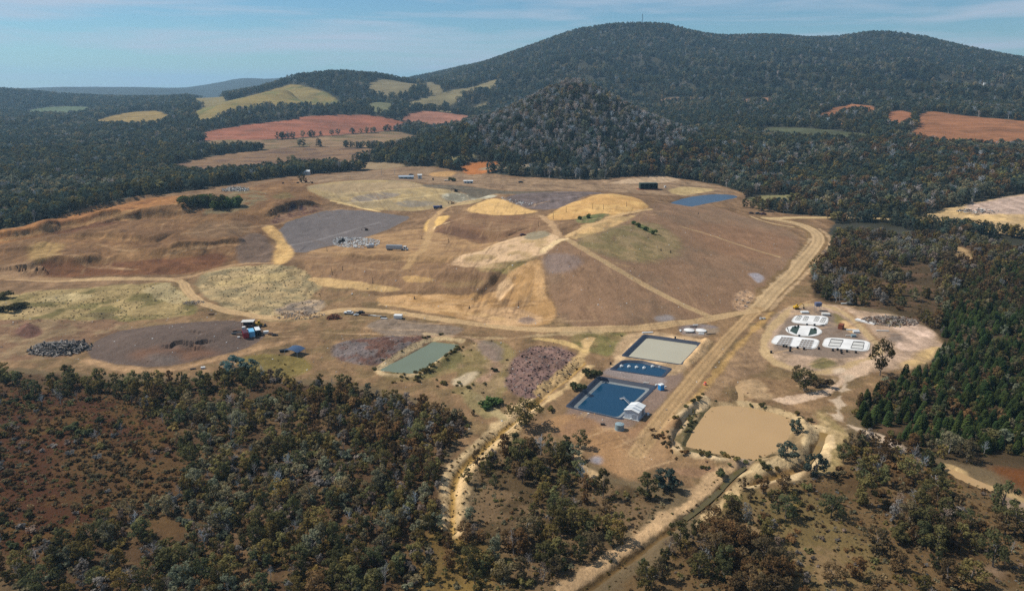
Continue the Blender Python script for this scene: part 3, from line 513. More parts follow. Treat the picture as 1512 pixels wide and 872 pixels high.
LEAF = {'olive': leaf_mat('olive leaves', (.180,.146,.050)), 'dark': leaf_mat('dark leaves', (.102,.096,.038)), 'grey': leaf_mat('grey green leaves', (.195,.176,.098)), 'rust': leaf_mat('rusty heath leaves', (.152,.098,.044)),
        'blue': leaf_mat('blue green leaves', (.085,.120,.096)), 'pine': leaf_mat('pine needles', (.058,.082,.024)), 'far': leaf_mat('distant gum leaves', (.076,.094,.066)), 'bare': leaf_mat('bare twigs', (.46,.445,.42), vary=.3), 'twig': leaf_mat('leafless twigs', (.22,.185,.15)), 'straw': leaf_mat('dry grass', (.24,.19,.10)), 'green': leaf_mat('fresh green leaves', (.072,.104,.030))}
BARK = simple('grey bark', (120,108,96), .9, var=.25, scale=3); PALE = simple('pale bark', (158,150,138), .9, var=.2, scale=3)
def water_mat(name, rgb, rough=.12, spec=.5, bump=.05):
    m, nt, b = mat(name); L = nt.links.new; c = lin(rgb)
    tc = N(nt, 'ShaderNodeTexCoord'); no = N(nt, 'ShaderNodeTexNoise'); no.inputs['Scale'].default_value = .06; no.inputs['Detail'].default_value = 4; L(tc.outputs['Object'], no.inputs['Vector'])
    mr = N(nt, 'ShaderNodeMapRange'); mr.inputs['To Min'].default_value = .9; mr.inputs['To Max'].default_value = 1.1; L(no.outputs['Fac'], mr.inputs['Value'])
    s = N(nt, 'ShaderNodeVectorMath', operation='SCALE'); s.inputs[0].default_value = tuple(c); L(mr.outputs['Result'], s.inputs['Scale']); L(s.outputs['Vector'], b.inputs['Base Color'])
    b.inputs['Roughness'].default_value = rough; b.inputs['IOR'].default_value = 1.33; b.inputs['Specular IOR Level'].default_value = spec
    n3 = N(nt, 'ShaderNodeTexNoise'); n3.inputs['Scale'].default_value = 1.2; L(tc.outputs['Object'], n3.inputs['Vector']); bu = N(nt, 'ShaderNodeBump'); bu.inputs['Strength'].default_value = bump; bu.inputs['Distance'].default_value = .2; L(n3.outputs['Fac'], bu.inputs['Height']); L(bu.outputs['Normal'], b.inputs['Normal'])
    return m

# ------------------------------------------------------------------ object helpers
def tag(o, label=None, cat=None, group=None, kind=None):
    if label: o['label'] = label
    if cat: o['category'] = cat
    if group: o['group'] = group
    if kind: o['kind'] = kind
    return o
def mesh_obj(name, verts, faces, m, parent=None, smooth=False, link=True):
    me = bpy.data.meshes.new(name); me.from_pydata([tuple(v) for v in verts], [], faces); me.update()
    for q in (m if isinstance(m, (list, tuple)) else [m]): me.materials.append(q)
    if smooth: me.polygons.foreach_set('use_smooth', [True]*len(me.polygons))
    o = bpy.data.objects.new(name, me)
    if link: COLL.objects.link(o)
    if parent: o.parent = parent
    return o
def empty(name, loc, rz=0.0, label=None, cat=None, group=None, tilt=None):
    o = bpy.data.objects.new(name, None); COLL.objects.link(o); o.location = loc; o.rotation_euler = (0, 0, rz); o.empty_display_size = .5
    return tag(o, label, cat, group)
class MB:
    def __init__(s): s.v = []; s.f = []
    def add(s, v, f):
        n = len(s.v); s.v += [tuple(q) for q in v]; s.f += [tuple(i+n for i in q) for q in f]; return s
    def box(s, c, d, rz=0.0, taper=1.0, bevel=0.0):
        bm = bmesh.new(); bmesh.ops.create_cube(bm, size=1)
        for v in bm.verts:
            if v.co.z > 0: v.co.x *= taper; v.co.y *= taper
            v.co.x *= d[0]; v.co.y *= d[1]; v.co.z *= d[2]
        if bevel: bmesh.ops.bevel(bm, geom=bm.edges[:], offset=bevel, segments=1, affect='EDGES')
        R = Matrix.Rotation(rz, 3, 'Z'); bm.verts.ensure_lookup_table()
        for k, v in enumerate(bm.verts): v.index = k
        s.add([R @ v.co+Vector(c) for v in bm.verts], [[v.index for v in f.verts] for f in bm.faces]); bm.free(); return s
    def tube(s, a, b, r0, r1=None, n=8, cap=True):
        a, b = Vector(a), Vector(b); r1 = r0 if r1 is None else r1; d = (b-a); q = d.to_track_quat('Z', 'Y'); V = []
        for p, r in ((a, r0), (b, r1)):
            for k in range(n): t = 2*math.pi*k/n; V.append(p+q @ Vector((r*math.cos(t), r*math.sin(t), 0)))
        Fc = [(k, (k+1) % n, n+(k+1) % n, n+k) for k in range(n)]
        if cap: Fc += [tuple(range(n-1, -1, -1)), tuple(range(n, 2*n))]
        return s.add(V, Fc)
    def poly(s, pts, z0, z1):
        n = len(pts); V = [(x, y, z0) for x, y in pts]+[(x, y, z1) for x, y in pts]
        return s.add(V, [tuple(range(n-1, -1, -1)), tuple(range(n, 2*n))]+[(k, (k+1) % n, n+(k+1) % n, n+k) for k in range(n)])
    def gable(s, c, L, Wd, h0, h1, ov=.3, th=.12):
        """roof with its ridge along x"""
        x, y, z = c; a = L/2+ov; b = Wd/2+ov
        V = [(x-a,y-b,z+h0),(x+a,y-b,z+h0),(x+a,y,z+h1),(x-a,y,z+h1),(x-a,y+b,z+h0),(x+a,y+b,z+h0)]; V += [(p[0],p[1],p[2]+th) for p in V]
        return s.add(V, [(0,3,2,1),(3,4,5,2),(6,7,8,9),(9,8,11,10),(0,1,7,6),(4,10,11,5),(0,6,9,3),(3,9,10,4),(1,2,8,7),(2,5,11,8)])
    def build(s, name, m, parent=None, **k): return mesh_obj(name, s.v, s.f, m, parent, **k)
def copy_tree(o, parent=None):
    c = o.copy(); COLL.objects.link(c)
    if parent: c.parent = parent
    for ch in o.children: copy_tree(ch, c)
    return c
def heading(p, q):
    a, b = G(*p), G(*q); return math.atan2(b.y-a.y, b.x-a.x)

# ------------------------------------------------------------------ terrain objects, one per kind of ground
dT = np.gradient(np.stack([X.reshape(NT,NR), Y.reshape(NT,NR), Zg], -1), axis=0); dR = np.gradient(np.stack([X.reshape(NT,NR), Y.reshape(NT,NR), Zg], -1), axis=1)
NRM = np.cross(dT, dR).reshape(-1, 3); NRM /= np.linalg.norm(NRM, axis=1)[:,None]; NRM *= np.sign(NRM[:,2:3])
I = np.arange(NT*NR).reshape(NT, NR)
quad = np.stack([I[:-1,:-1], I[1:,:-1], I[1:,1:], I[:-1,1:]], -1).reshape(-1, 4)
fc = CLS[quad[:,0]]
names = {0: ('ground', 'bare earth, scrub floor and dry grass around the tip'), 1: ('dirt_road', 'pale compacted dirt roads winding round the capped mound'), 2: ('landfill_mound', 'broad brown and sandy capped landfill mound with pale ridges'),
         3: ('field', 'ploughed red and dry golden farm fields beyond the forest'), 4: ('hill', 'tall hills clothed in dark grey green forest'), 5: ('gravel_pad', 'grey brown gravel pads and stockpiled soil')}
def big_mesh(name, verts, quads, cols, nrm, m):
    me = bpy.data.meshes.new(name); me.vertices.add(len(verts)); me.vertices.foreach_set('co', verts.astype(np.float32).ravel())
    me.loops.add(quads.size); me.loops.foreach_set('vertex_index', quads.astype(np.int32).ravel())
    me.polygons.add(len(quads)); me.polygons.foreach_set('loop_start', np.arange(0, quads.size, 4, dtype=np.int32))
    me.polygons.foreach_set('use_smooth', np.ones(len(quads), bool)); me.update(calc_edges=True)
    at = me.attributes.new('Col', 'FLOAT_COLOR', 'POINT'); c4 = np.ones((len(verts), 4), np.float32); c4[:,:3] = cols; at.data.foreach_set('color', c4.ravel())
    me.normals_split_custom_set_from_vertices(nrm.astype(np.float32)); me.materials.append(m)
    o = bpy.data.objects.new(name, me); COLL.objects.link(o); return o
P3 = np.stack([X, Y, Z], 1)
for k, (nm, lb) in names.items():
    q = quad[fc == k]
    if not len(q): continue
    u, inv = np.unique(q, return_inverse=True)
    tag(big_mesh(nm, P3[u], inv.reshape(-1, 4), COL[u], NRM[u], SOIL), lb, None, None, 'structure')
log('terrain built')

# ------------------------------------------------------------------ ponds
def offset(p, d):
    """move a convex outline outwards by d"""
    n = len(p); c = p.mean(0); out = []
    for k in range(n):
        a, b, e = p[k-1], p[k], p[(k+1) % n]; u = (b-a)/np.linalg.norm(b-a); v = (e-b)/np.linalg.norm(e-b)
        nu = np.array([u[1], -u[0]]); nv = np.array([v[1], -v[0]])
        if np.dot(nu, b-c) < 0: nu = -nu
        if np.dot(nv, b-c) < 0: nv = -nv
        m_ = nu+nv; out.append(b+m_*d/max(.4, 1+np.dot(nu, nv)))
    return np.array(out)
def rounded(p, r, n=4):
    out = []
    for k in range(len(p)):
        a, b, e = p[k-1], p[k], p[(k+1) % len(p)]; u = (a-b)/np.linalg.norm(a-b); v = (e-b)/np.linalg.norm(e-b)
        for t in np.linspace(0, 1, n): out.append((1-t)**2*(b+u*r)+2*t*(1-t)*b+t*t*(b+v*r))
    return np.array(out)
BLACK = simple('black plastic liner', (44,50,62), .45, var=.25, scale=.35, spec=.5); WETLEDGE = simple('silty wet liner', (126,128,124), .5, var=.22, scale=.5)
def ring(name, rings, m, parent):
    b = MB(); n = len(rings[0][0])
    for p, z in rings: b.v += [(x, y, z) for x, y in p]
    for k in range(len(rings)-1): b.f += [(k*n+i, k*n+(i+1) % n, (k+1)*n+(i+1) % n, (k+1)*n+i) for i in range(n)]
    o = b.build(name, m, None); o.parent = parent; return o
def lined_pond(p, zw, label, wm, ledge):
    o = empty('lined_pond', (0,0,0), 0, label, 'pond'); r = 1.5
    R = lambda d: rounded(offset(p, d), 1.8)
    ring('liner', [(R(.9), zpond+.02), (R(.5), zpond+.14), (R(0), zpond+.12), (R(-1.5), zpond-.75)], BLACK, o)
    ring('liner_ledge' if ledge else 'inner_liner', [(R(-1.5), zpond-.75), (R(-2.8), zpond-1.15 if ledge else zpond-1.6), (R(-6.2), zpond-3)], WETLEDGE if ledge else BLACK, o)
    q = R(-2.7 if ledge else -(zpond-zw)*1.7-.1); w_ = mesh_obj('pond_water', [(x, y, zw) for x, y in q], [tuple(range(len(q)))], wm); tag(w_, label.replace('pond lined', 'water in the pond lined'), None, None, 'structure'); return o
WBLUE = water_mat('dark blue water', (20,58,82), .15, .3); WGREY = water_mat('silty grey water', (168,160,136), .2, .25); WMUD = water_mat('muddy tan water', (170,138,96), .3, .15); WGREEN = water_mat('green water', (108,114,90), .15, .35); WOCHRE = water_mat('ochre ditch water', (132,106,62), .2, .3); WBACK = water_mat('steel blue water', (66,84,102), .3, .25)
lined_pond(pA, zpond-.9, 'largest rectangular pond lined in black around silty grey water', WGREY, False)
lined_pond(pB, zpond-.55, 'narrow middle pond lined in black with six white floats', WBLUE, False)
lined_pond(pC, zpond-1.12, 'square pond lined in black with grey ledge beside the white shed', WBLUE, True)
def pond_water(pts, zw, m, label, grow=3.0):
    p = offset(gp(pts), 0) if False else chaikin(gp(pts), 1); c = p.mean(0); d = p-c; p = p+d/np.linalg.norm(d, axis=1)[:,None]*grow
    n = len(p); o = mesh_obj('pond_water', [(x, y, zw) for x, y in p], [tuple(range(n))], m); return tag(o, label, None, None, 'structure')
pond_water(MUD, -.6, WMUD, 'opaque tan water filling the large settling pond'); pond_water(MUDIN, -.58, WMUD, 'tan water in the short inlet of the settling pond', 1.5)
pond_water(GREEN, .1, WGREEN, 'murky green water in the slanting farm pond', 2); pond_water(BACK, bz, WBACK, 'steel blue water in the long dam behind the mound', 2.5); pond_water(STRIP, zs-.5, WMUD, 'narrow strip of ochre water at the edge of the brown wood', 1)
def ditch_water(pts, width, m, label, dz):
    p = asxy(pts, 2, False); z = zat(p[:,0], p[:,1])+dz; v = []; f = []
    for k in range(len(p)):
        t = p[min(k+1, len(p)-1)]-p[max(k-1, 0)]; t /= np.linalg.norm(t); nn = np.array([-t[1], t[0]])*width/2
        v += [(*(p[k]+nn), z[k]), (*(p[k]-nn), z[k])]
        if k: f.append((2*k-2, 2*k-1, 2*k+1, 2*k))
    tag(mesh_obj('ditch_water', v, f, m), label, None, None, 'structure')
ditch_water(D1[:4], 2.2, water_mat('dark ditch water', (88,78,48), .2, .3), 'dark water standing in the straight outlet ditch', .45); ditch_water(D2[:3], 3.0, WOCHRE, 'ochre water in the ditch curving past the settling pond', .35)
log('ponds')
exec_trees = True

# ------------------------------------------------------------------ trees
def leaf_cloud(n, centres, size, r, flat=.8, up=.35):
    """n leaf sprays spread over and through the clumps"""
    v = []; f = []
    for k in range(n):
        c, rad = centres[k % len(centres)]
        d = Vector((r.gauss(0,1), r.gauss(0,1), r.gauss(0,1))); d.normalize()
        q = rad*(.35+.65*r.random()**.5); p = Vector(c)+Vector((d.x*q, d.y*q, d.z*q*flat))
        nrm = (d+Vector((r.gauss(0,.5), r.gauss(0,.5), up+r.gauss(0,.5)))).normalized()
        a = nrm.orthogonal().normalized(); a.rotate(Matrix.Rotation(r.random()*6.28, 3, nrm)); b = nrm.cross(a)
        s = size*(.6+.8*r.random()); w_ = s*(.45+.4*r.random()); i = len(v)
        v += [p-a*s*.5, p+b*w_*.5, p+a*s*.5+nrm*s*.12, p-b*w_*.5]; f.append((i, i+1, i+2, i+3))
    return v, f
def limb(mb, a, b, r0, r1, r, n=5):
    m_ = (Vector(a)+Vector(b))/2+Vector((r.gauss(0,.05), r.gauss(0,.05), .04))*(Vector(b)-Vector(a)).length
    mb.tube(a, m_, r0, (r0+r1)/2, n, False); mb.tube(m_, b, (r0+r1)/2, r1, n, True)
def make_gum(seed, nleaf, size, wide=.34, n_cl=10, low=.36):
    """unit-height eucalypt: trunk mesh, crown mesh"""
    r = random.Random(seed); cl = []
    for k in range(n_cl):
        t = r.random(); z = low+(.93-low)*(k+.5)/n_cl; w_ = wide*math.sin(math.pi*min(.95, max(.12, (z-low+.1)/(1.06-low))))**.7*(.35+.7*r.random()); a = k*2.4+r.random()*1.3
        cl.append(((w_*math.cos(a), w_*math.sin(a), z), (.10+.07*r.random())*(wide/.34)**.5))
    tr = MB(); top = (r.gauss(0,.03), r.gauss(0,.03), .62); limb(tr, (0,0,-.03), top, .028, .016, r, 6)
    for c, q in cl[::2]:
        z0 = min(c[2]*.7, .6); limb(tr, (top[0]*z0/.62, top[1]*z0/.62, z0), c, .012, .004, r, 4)
    v, f = leaf_cloud(nleaf, cl, size, r); return (tr.v, tr.f), (v, f)
def make_pine(seed, nleaf):
    r = random.Random(seed); v = []; f = []
    for k in range(nleaf):
        z = .08+.9*(1-(1-r.random())**.7); rad = .31*(1-z)**.7+.015; a = r.random()*6.283; q = rad*(.5+.6*r.random()); d = Vector((math.cos(a), math.sin(a), -.25+.3*r.random())); s = .055+.5*rad*.55
        p = Vector((d.x*q*.6, d.y*q*.6, z)); b = Vector((-d.y, d.x, r.gauss(0,.3))).normalized()*s*.42; i = len(v)
        v += [p-d*s*.2, p+b+d*s*.4, p+d*s*1.0, p-b+d*s*.4]; f.append((i, i+1, i+2, i+3))
    tr = MB().tube((0,0,-.03), (0,0,.95), .02, .004, 6); return (tr.v, tr.f), (v, f)
def make_dead(seed, n=11, thick=1.0, twigs=14):
    r = random.Random(seed); tr = MB(); top = Vector((r.gauss(0,.05), r.gauss(0,.05), .95)); limb(tr, (0,0,-.03), top*.5, .022*thick, .016*thick, r, 5); limb(tr, top*.5, top, .016*thick, .005*thick, r, 5)
    tw = MB()
    for k in range(n):
        z = .3+.6*(k+r.random())/n; a = k*2.4+r.random(); L = (.34-.25*z)*(.6+.7*r.random()); p = top*z; e = p+Vector((math.cos(a)*L, math.sin(a)*L, L*(.5+.8*r.random()))); limb(tw, p, e, .009*thick, .003*thick, r, 4)
        for j in range(twigs//5):
            s = p.lerp(e, .4+.6*r.random()); t = s+Vector((r.gauss(0,.08), r.gauss(0,.08), .06+.08*r.random())); tw.tube(s, t, .004*thick, .0015*thick, 3, False)
    return (tr.v, tr.f), (tw.v, tw.f)
def make_shrub(seed, nleaf, size=.3):
    r = random.Random(seed); cl = [((r.gauss(0,.28), r.gauss(0,.28), .25+.35*r.random()), .3) for k in range(6)]
    tr = MB()
    for c, q in cl: limb(tr, (0,0,-.05), c, .03, .01, r, 4)
    v, f = leaf_cloud(nleaf, cl, size, r, .85); v = [Vector((p.x, p.y, max(p.z, .02))) for p in v]; return (tr.v, tr.f), (v, f)
def mk_mesh(name, vf, m):
    me = bpy.data.meshes.new(name); me.from_pydata([tuple(q) for q in vf[0]], [], vf[1]); me.update(); me.materials.append(m); return me
def joined(name, a, b, ma, mb_):
    n = len(a[0]); me = bpy.data.meshes.new(name); me.from_pydata([tuple(q) for q in list(a[0])+list(b[0])], [], list(a[1])+[tuple(i+n for i in q) for q in b[1]]); me.update()
    me.materials.append(ma); me.materials.append(mb_); me.polygons.foreach_set('material_index', [0]*len(a[1])+[1]*len(b[1])); return me
# near kinds: (trunk mesh, crown mesh, joined mesh) per tone and variant
NEAR = {}
def reg(key, gen, tone, bark, nv):
    NEAR[key] = []
    for k in range(nv):
        a, b = gen(k); NEAR[key].append((mk_mesh('trunk', a, bark), mk_mesh('crown', b, LEAF[tone]), joined(key, a, b, bark, LEAF[tone])))
for tone in ('olive', 'dark', 'grey', 'rust'):
    reg('gum_'+tone, lambda k, t=tone: make_gum(k*13+len(t), 950, .072, .32+.06*(k % 3), 13, (.10, .16, .26)[k % 3]), tone, BARK if tone != 'grey' else PALE, 5)
reg('wattle_blue', lambda k: make_gum(k+50, 800, .10, .46, 12, .16), 'blue', BARK, 3); reg('pine_pine', lambda k: make_pine(k+5, 520), 'pine', BARK, 4); reg('pine_green', lambda k: make_pine(k+25, 520), 'green', BARK, 3)
reg('dead_bare', lambda k: make_dead(k+80, 13, 1.0, 20), 'bare', PALE, 5)
reg('gum_twig', lambda k: make_gum(k*17+3, 300, .06, .30, 12, .2), 'twig', PALE, 4)
for tone in ('rust', 'olive', 'dark', 'grey', 'green', 'twig'): reg('shrub_'+tone, lambda k, t=tone: make_shrub(k*7+len(t), 260, .26), tone, BARK, 3)
# coarse kinds for the forest masses
proto_coll = bpy.data.collections.new('tree_kinds'); PROTO = {}
def proto(key, me):
    o = bpy.data.objects.new('%03d_%s' % (len(proto_coll.objects), key), me); proto_coll.objects.link(o); PROTO.setdefault(key, []).append(len(proto_coll.objects)-1)
for tone in ('olive', 'dark', 'grey', 'rust', 'far', 'twig'):
    for k in range(4):
        a, b = make_gum(k*5+len(tone)+200, 260, .125, .36, 10, .10+.06*k); proto('gum_'+tone, joined('gum', a, b, BARK, LEAF[tone]))
for k in range(3): a, b = make_pine(k+300, 170); proto('pine_pine', joined('pine', a, b, BARK, LEAF['pine'])); proto('pine_green', joined('pine', a, b, BARK, LEAF['green']))
for k in range(4): a, b = make_dead(k+400, 12, 1.7, 10); proto('dead_bare', joined('dead', a, b, PALE, LEAF['bare']))
for k in range(4): a, b = make_dead(k+420, 16, 2.4, 20); proto('dead_far', joined('dead', a, b, PALE, LEAF['bare']))
for tone in ('rust', 'olive', 'dark', 'grey', 'straw', 'green', 'twig'):
    for k in range(2): a, b = make_shrub(k*3+len(tone)+500, 60, .5); proto('shrub_'+tone, joined('shrub', a, b, BARK, LEAF[tone]))
log('tree kinds', len(proto_coll.objects))

def scatter(pts, spacing, clump=0.0, cscale=25, excl=(), bare_max=.35, seed=1, smooth=1, jag=0):
    p = asxy(pts, smooth); lo, hi = p.min(0), p.max(0); r = np.random.default_rng(seed)
    nx, ny = int((hi[0]-lo[0])/spacing)+1, int((hi[1]-lo[1])/spacing)+1
    x = (lo[0]+(np.arange(nx)[:,None]+r.random((nx,ny)))*spacing).ravel(); y = (lo[1]+(np.arange(ny)[None]+r.random((nx,ny)))*spacing).ravel()
    k = inside(x, y, p); x, y = x[k], y[k]
    for e in excl: k = ~inside(x, y, asxy(e, 1)); x, y = x[k], y[k]
    k = BARE[gidx(x, y)] < bare_max; x, y = x[k], y[k]
    if clump: k = fbm(x/cscale, y/cscale, seed+90, 3)+r.normal(0, .12, len(x)) > clump; x, y = x[k], y[k]
    return x, y
trees = []          # (x, y, key, height, place)
def plant(xy, mix, hlo, hhi, place, seed=0):
    r = np.random.default_rng(seed+5); keys = list(mix); pr = np.array([mix[k][0] if isinstance(mix[k], tuple) else mix[k] for k in keys], float); pr /= pr.sum()
    x, y = xy; ch = r.choice(len(keys), len(x), p=pr); h = hlo+(hhi-hlo)*r.random(len(x))**1.3
    # neighbours tend to be of one kind
    nz = fbm(x/30, y/30, seed+7, 3); order = np.argsort(np.argsort(nz+r.normal(0, .22, len(x)))); cum = np.cumsum(pr); ch = np.searchsorted(cum, (order+.5)/max(1, len(x))); ch = np.minimum(ch, len(keys)-1)
    for a, b, c, d in zip(x, y, ch, h):
        k = keys[c]; s = mix[k][1] if isinstance(mix[k], tuple) else 1.0
        trees.append((float(a), float(b), k, float(d*s), place))
STONY = [(-120,552),(40,556),(150,566),(290,570),(352,552),(420,572),(500,580),(500,600),(300,592),(100,588),(-120,580)]
plant(scatter(STONY, 4.2, -.25, 20, seed=2), {'gum_dark': .5, 'gum_olive': .3, 'shrub_dark': (.2, .4)}, 4.5, 7.5, 'in the row along the top of the scrub', 2)
plant(scatter(HEATH, 3.6, -.1, 22, excl=[STONY], seed=3), {'shrub_rust': (.5, .30), 'shrub_twig': (.12, .32), 'shrub_olive': (.13, .34), 'gum_rust': (.08, .7), 'shrub_dark': (.12, .5), 'dead_bare': (.05, .8)}, 4.0, 7.0, 'on the rusty heath', 3)
plant(scatter(F1, 3.2, -.22, 20, excl=[STONY, HEATH], seed=4), {'gum_rust': .11, 'shrub_rust': (.06, .42), 'gum_twig': (.15, .8), 'gum_olive': .22, 'shrub_olive': (.14, .45), 'gum_dark': .19, 'dead_bare': (.07, .95), 'gum_grey': .18, 'shrub_grey': (.16, .48), 'shrub_twig': (.08, .4)}, 3.4, 7.2, 'in the dense scrub west of the pale track', 4)
plant(scatter(F2, 4.6, -.12, 18, seed=5), {'gum_olive': .28, 'gum_twig': (.14, .75), 'gum_dark': .32, 'gum_rust': .18, 'dead_bare': (.07, .95), 'gum_grey': .1, 'shrub_olive': (.1, .35)}, 4.0, 8.2, 'between the pale track and the straight ditch', 5)
CLEAR = [(1100,712),(1200,716),(1230,740),(1290,790),(1330,790),(1400,830),(1400,900),(1180,900),(1200,840),(1150,780),(1080,760)]
VIEW = [(1375,682),(1425,678),(1530,730),(1530,775),(1470,762),(1385,722)]
plant(scatter(F3, 3.9, -.13, 20, excl=[CLEAR, VIEW, [(1090,700),(1180,680),(1200,650),(1228,632),(1238,668),(1212,705),(1160,722),(1095,728)]], seed=6), {'gum_rust': .44, 'gum_twig': (.1, .8), 'gum_dark': .2, 'gum_olive': .16, 'dead_bare': (.08, 1.0), 'shrub_rust': (.12, .4)}, 4.0, 8.4, 'in the brown woodland east of the straight ditch', 6)
plant(scatter([(640,790),(700,785),(745,840),(740,900),(610,900)], 4.2, -.05, 10, seed=83), {'gum_olive': .4, 'shrub_olive': (.4, .5), 'gum_rust': .2}, 3.0, 6.0, 'on the yellow grass below the pale track', 83)
plant(scatter(CLEAR, 6.5, .05, 18, seed=7), {'gum_rust': .3, 'gum_dark': .2, 'shrub_olive': (.3, .35), 'shrub_rust': (.2, .35)}, 4.0, 7.5, 'scattered over the olive grass clearing', 7)
PINES = [(1640,400),(1512,395),(1450,405),(1400,440),(1385,470),(1398,505),(1372,548),(1300,562),(1262,596),(1265,622),(1330,655),(1420,670),(1640,680)]
plant(scatter(PINES, 3.05, -.36, 16, seed=8), {'pine_green': .27, 'gum_grey': .06, 'shrub_olive': (.08, .5), 'pine_pine': .33, 'gum_dark': .12, 'gum_rust': .12, 'dead_bare': (.015, .9)}, 3.4, 6.6, 'in the green plantation beside the white pads', 8)
plant(scatter(F4, 4.4, -.17, 22, excl=[PINES], seed=9), {'gum_rust': .3, 'shrub_rust': (.1, .4), 'gum_olive': .24, 'gum_twig': .14, 'gum_dark': .14, 'gum_grey': .16, 'dead_bare': .06}, 4.5, 8.5, 'in the mixed wood behind the white pads', 9)
# everything farther off: forest wherever the ground is neither bare nor farmed
def far_band(r0, r1, sp, seed):
    r = np.random.default_rng(seed); A = math.radians(41); n = int((r1*r1-r0*r0)*A/(sp*sp))
    a = (r.random(n)*2-1)*A; d = np.sqrt(r0*r0+(r1*r1-r0*r0)*r.random(n)); x, y = d*np.sin(a), d*np.cos(a)
    k = BARE[gidx(x, y)] < .3; return x[k], y[k]
fx = []; CONE = np.array([math.sin(math.radians(4.7))*1130, math.cos(math.radians(4.7))*1130])
# line of sight: drop what the hills hide wholly
tanz = (Zg+26-CAMZ)/RR[None]; vis_t = (Zg-CAMZ)/RR[None]; hor = np.maximum.accumulate(vis_t, axis=1); VIS = np.concatenate([np.ones((NT,1), bool), tanz[:,1:] > hor[:,:-1]], 1).ravel()
SITE = np.array([[-420,330],[-430,640],[-230,760],[0,900],[180,900],[330,640],[420,560],[420,330]])
for r0, r1, sp, hl, hh, sd in ((430, 760, 5.5, 6, 11, 21), (760, 1300, 6.0, 8, 14, 22), (1300, 2000, 8.5, 9, 15, 23), (2000, 4000, 12.5, 12, 19, 24)):
    x, y = far_band(r0, r1, sp, sd)
    if r0 < 800:
        k = np.ones(len(x), bool)
        for e in (F1, F2, F3, F4): k &= ~inside(x, y, asxy(e, 1))
        k &= ~((x > -300) & (x < 480) & (y < 560)); k &= (x < -200) | (y > 640) | (x > 330); x, y = x[k], y[k]
    k = VIS[gidx(x, y)]; x, y = x[k], y[k]
    dc = np.hypot(x-CONE[0], y-CONE[1])/190+.25*fbm(x/60, y/60, 33); cone = dc < .95; nz = fbm(x/90, y/90, 34, 4); r = np.random.default_rng(sd+3); u = r.random(len(x)); h = hl+(hh-hl)*r.random(len(x))
    for q in range(len(x)):
        if cone[q]: key = ('dead_far' if u[q] < .5 else ('gum_twig' if u[q] < .58 else 'gum_grey')) if u[q] < (.85 if dc[q] < .55 else .66) else ('gum_grey' if u[q] < .55 else 'gum_far')
        elif nz[q] > .22: key = 'dead_far' if u[q] < .12 else ('gum_grey' if u[q] < .6 else 'gum_far')
        elif x[q] > 150 and y[q] < 1050 and nz[q] > -.1: key = 'gum_rust' if u[q] < .4 else ('gum_olive' if u[q] < .6 else ('dead_far' if u[q] < .68 else 'gum_far'))
        elif y[q] > 1250: key = 'gum_dark' if u[q] < .25 else ('gum_far' if u[q] < .86 else ('dead_far' if u[q] < .90 else 'gum_grey'))
        else: key = 'gum_dark' if u[q] < .32 else ('gum_far' if u[q] < .84 else ('dead_far' if u[q] < .86 else 'gum_olive'))
        fx.append((float(x[q]), float(y[q]), key, float(h[q]), 'far'))
log('trees', len(trees), len(fx))

KIND = {'gum': 'gum_tree', 'pine': 'pine_tree', 'dead': 'dead_tree', 'shrub': 'shrub', 'wattle': 'wattle_tree'}
TONE = {'olive': 'olive green', 'dark': 'dark green', 'grey': 'grey green', 'rust': 'rusty brown', 'blue': 'blue green', 'pine': 'deep green', 'green': 'bright green', 'bare': 'bare pale grey', 'twig': 'twiggy greyish'}
NOUN = {'gum': 'gum tree', 'pine': 'conical pine', 'dead': 'dead tree', 'shrub': 'shrub', 'wattle': 'round wattle'}
def tree(x, y, key, h, label, group=None, name=None, wide=1.0, parts=True, z=None):
    kd, tone = key.split('_'); tm, cm, jm = rnd.choice(NEAR[key]); nm = name or KIND[kd]; z = float(zat(x, y)) if z is None else z
    cat = {'gum': 'tree', 'pine': 'tree', 'dead': 'dead tree', 'shrub': 'shrub', 'wattle': 'tree'}[kd]; rz = rnd.random()*6.283
    if parts:
        o = empty(nm, (x, y, z), rz, label, cat, group)
        for n_, me in (('trunk' if kd != 'shrub' else 'stem', tm), ('crown' if kd not in ('dead', 'shrub') else ('branches' if kd == 'dead' else 'foliage'), cm)):
            c = bpy.data.objects.new(n_, me); COLL.objects.link(c); c.parent = o
    else:
        o = bpy.data.objects.new(nm, jm); COLL.objects.link(o); o.location = (x, y, z); o.rotation_euler = (0, 0, rz); tag(o, label, cat, group)
    o.scale = (h*wide, h*wide, h); return o
def proj(x, y, z):
    a = cP*y-sP*(z-CAMZ); return W/2+F*x/a, HH/2-F*(sP*y+cP*(z-CAMZ))/a, a
taken = []
def single(px, py, key, hpx, label, wide=1.0, group=None):
    g = G(px, py); d = math.sqrt(g.x**2+g.y**2+(CAMZ-g.z)**2); h = hpx*d/F/.93; taken.append((g.x, g.y, h*.35)); return tree(g.x, g.y, key, h, label, group, None, wide, True, g.z)
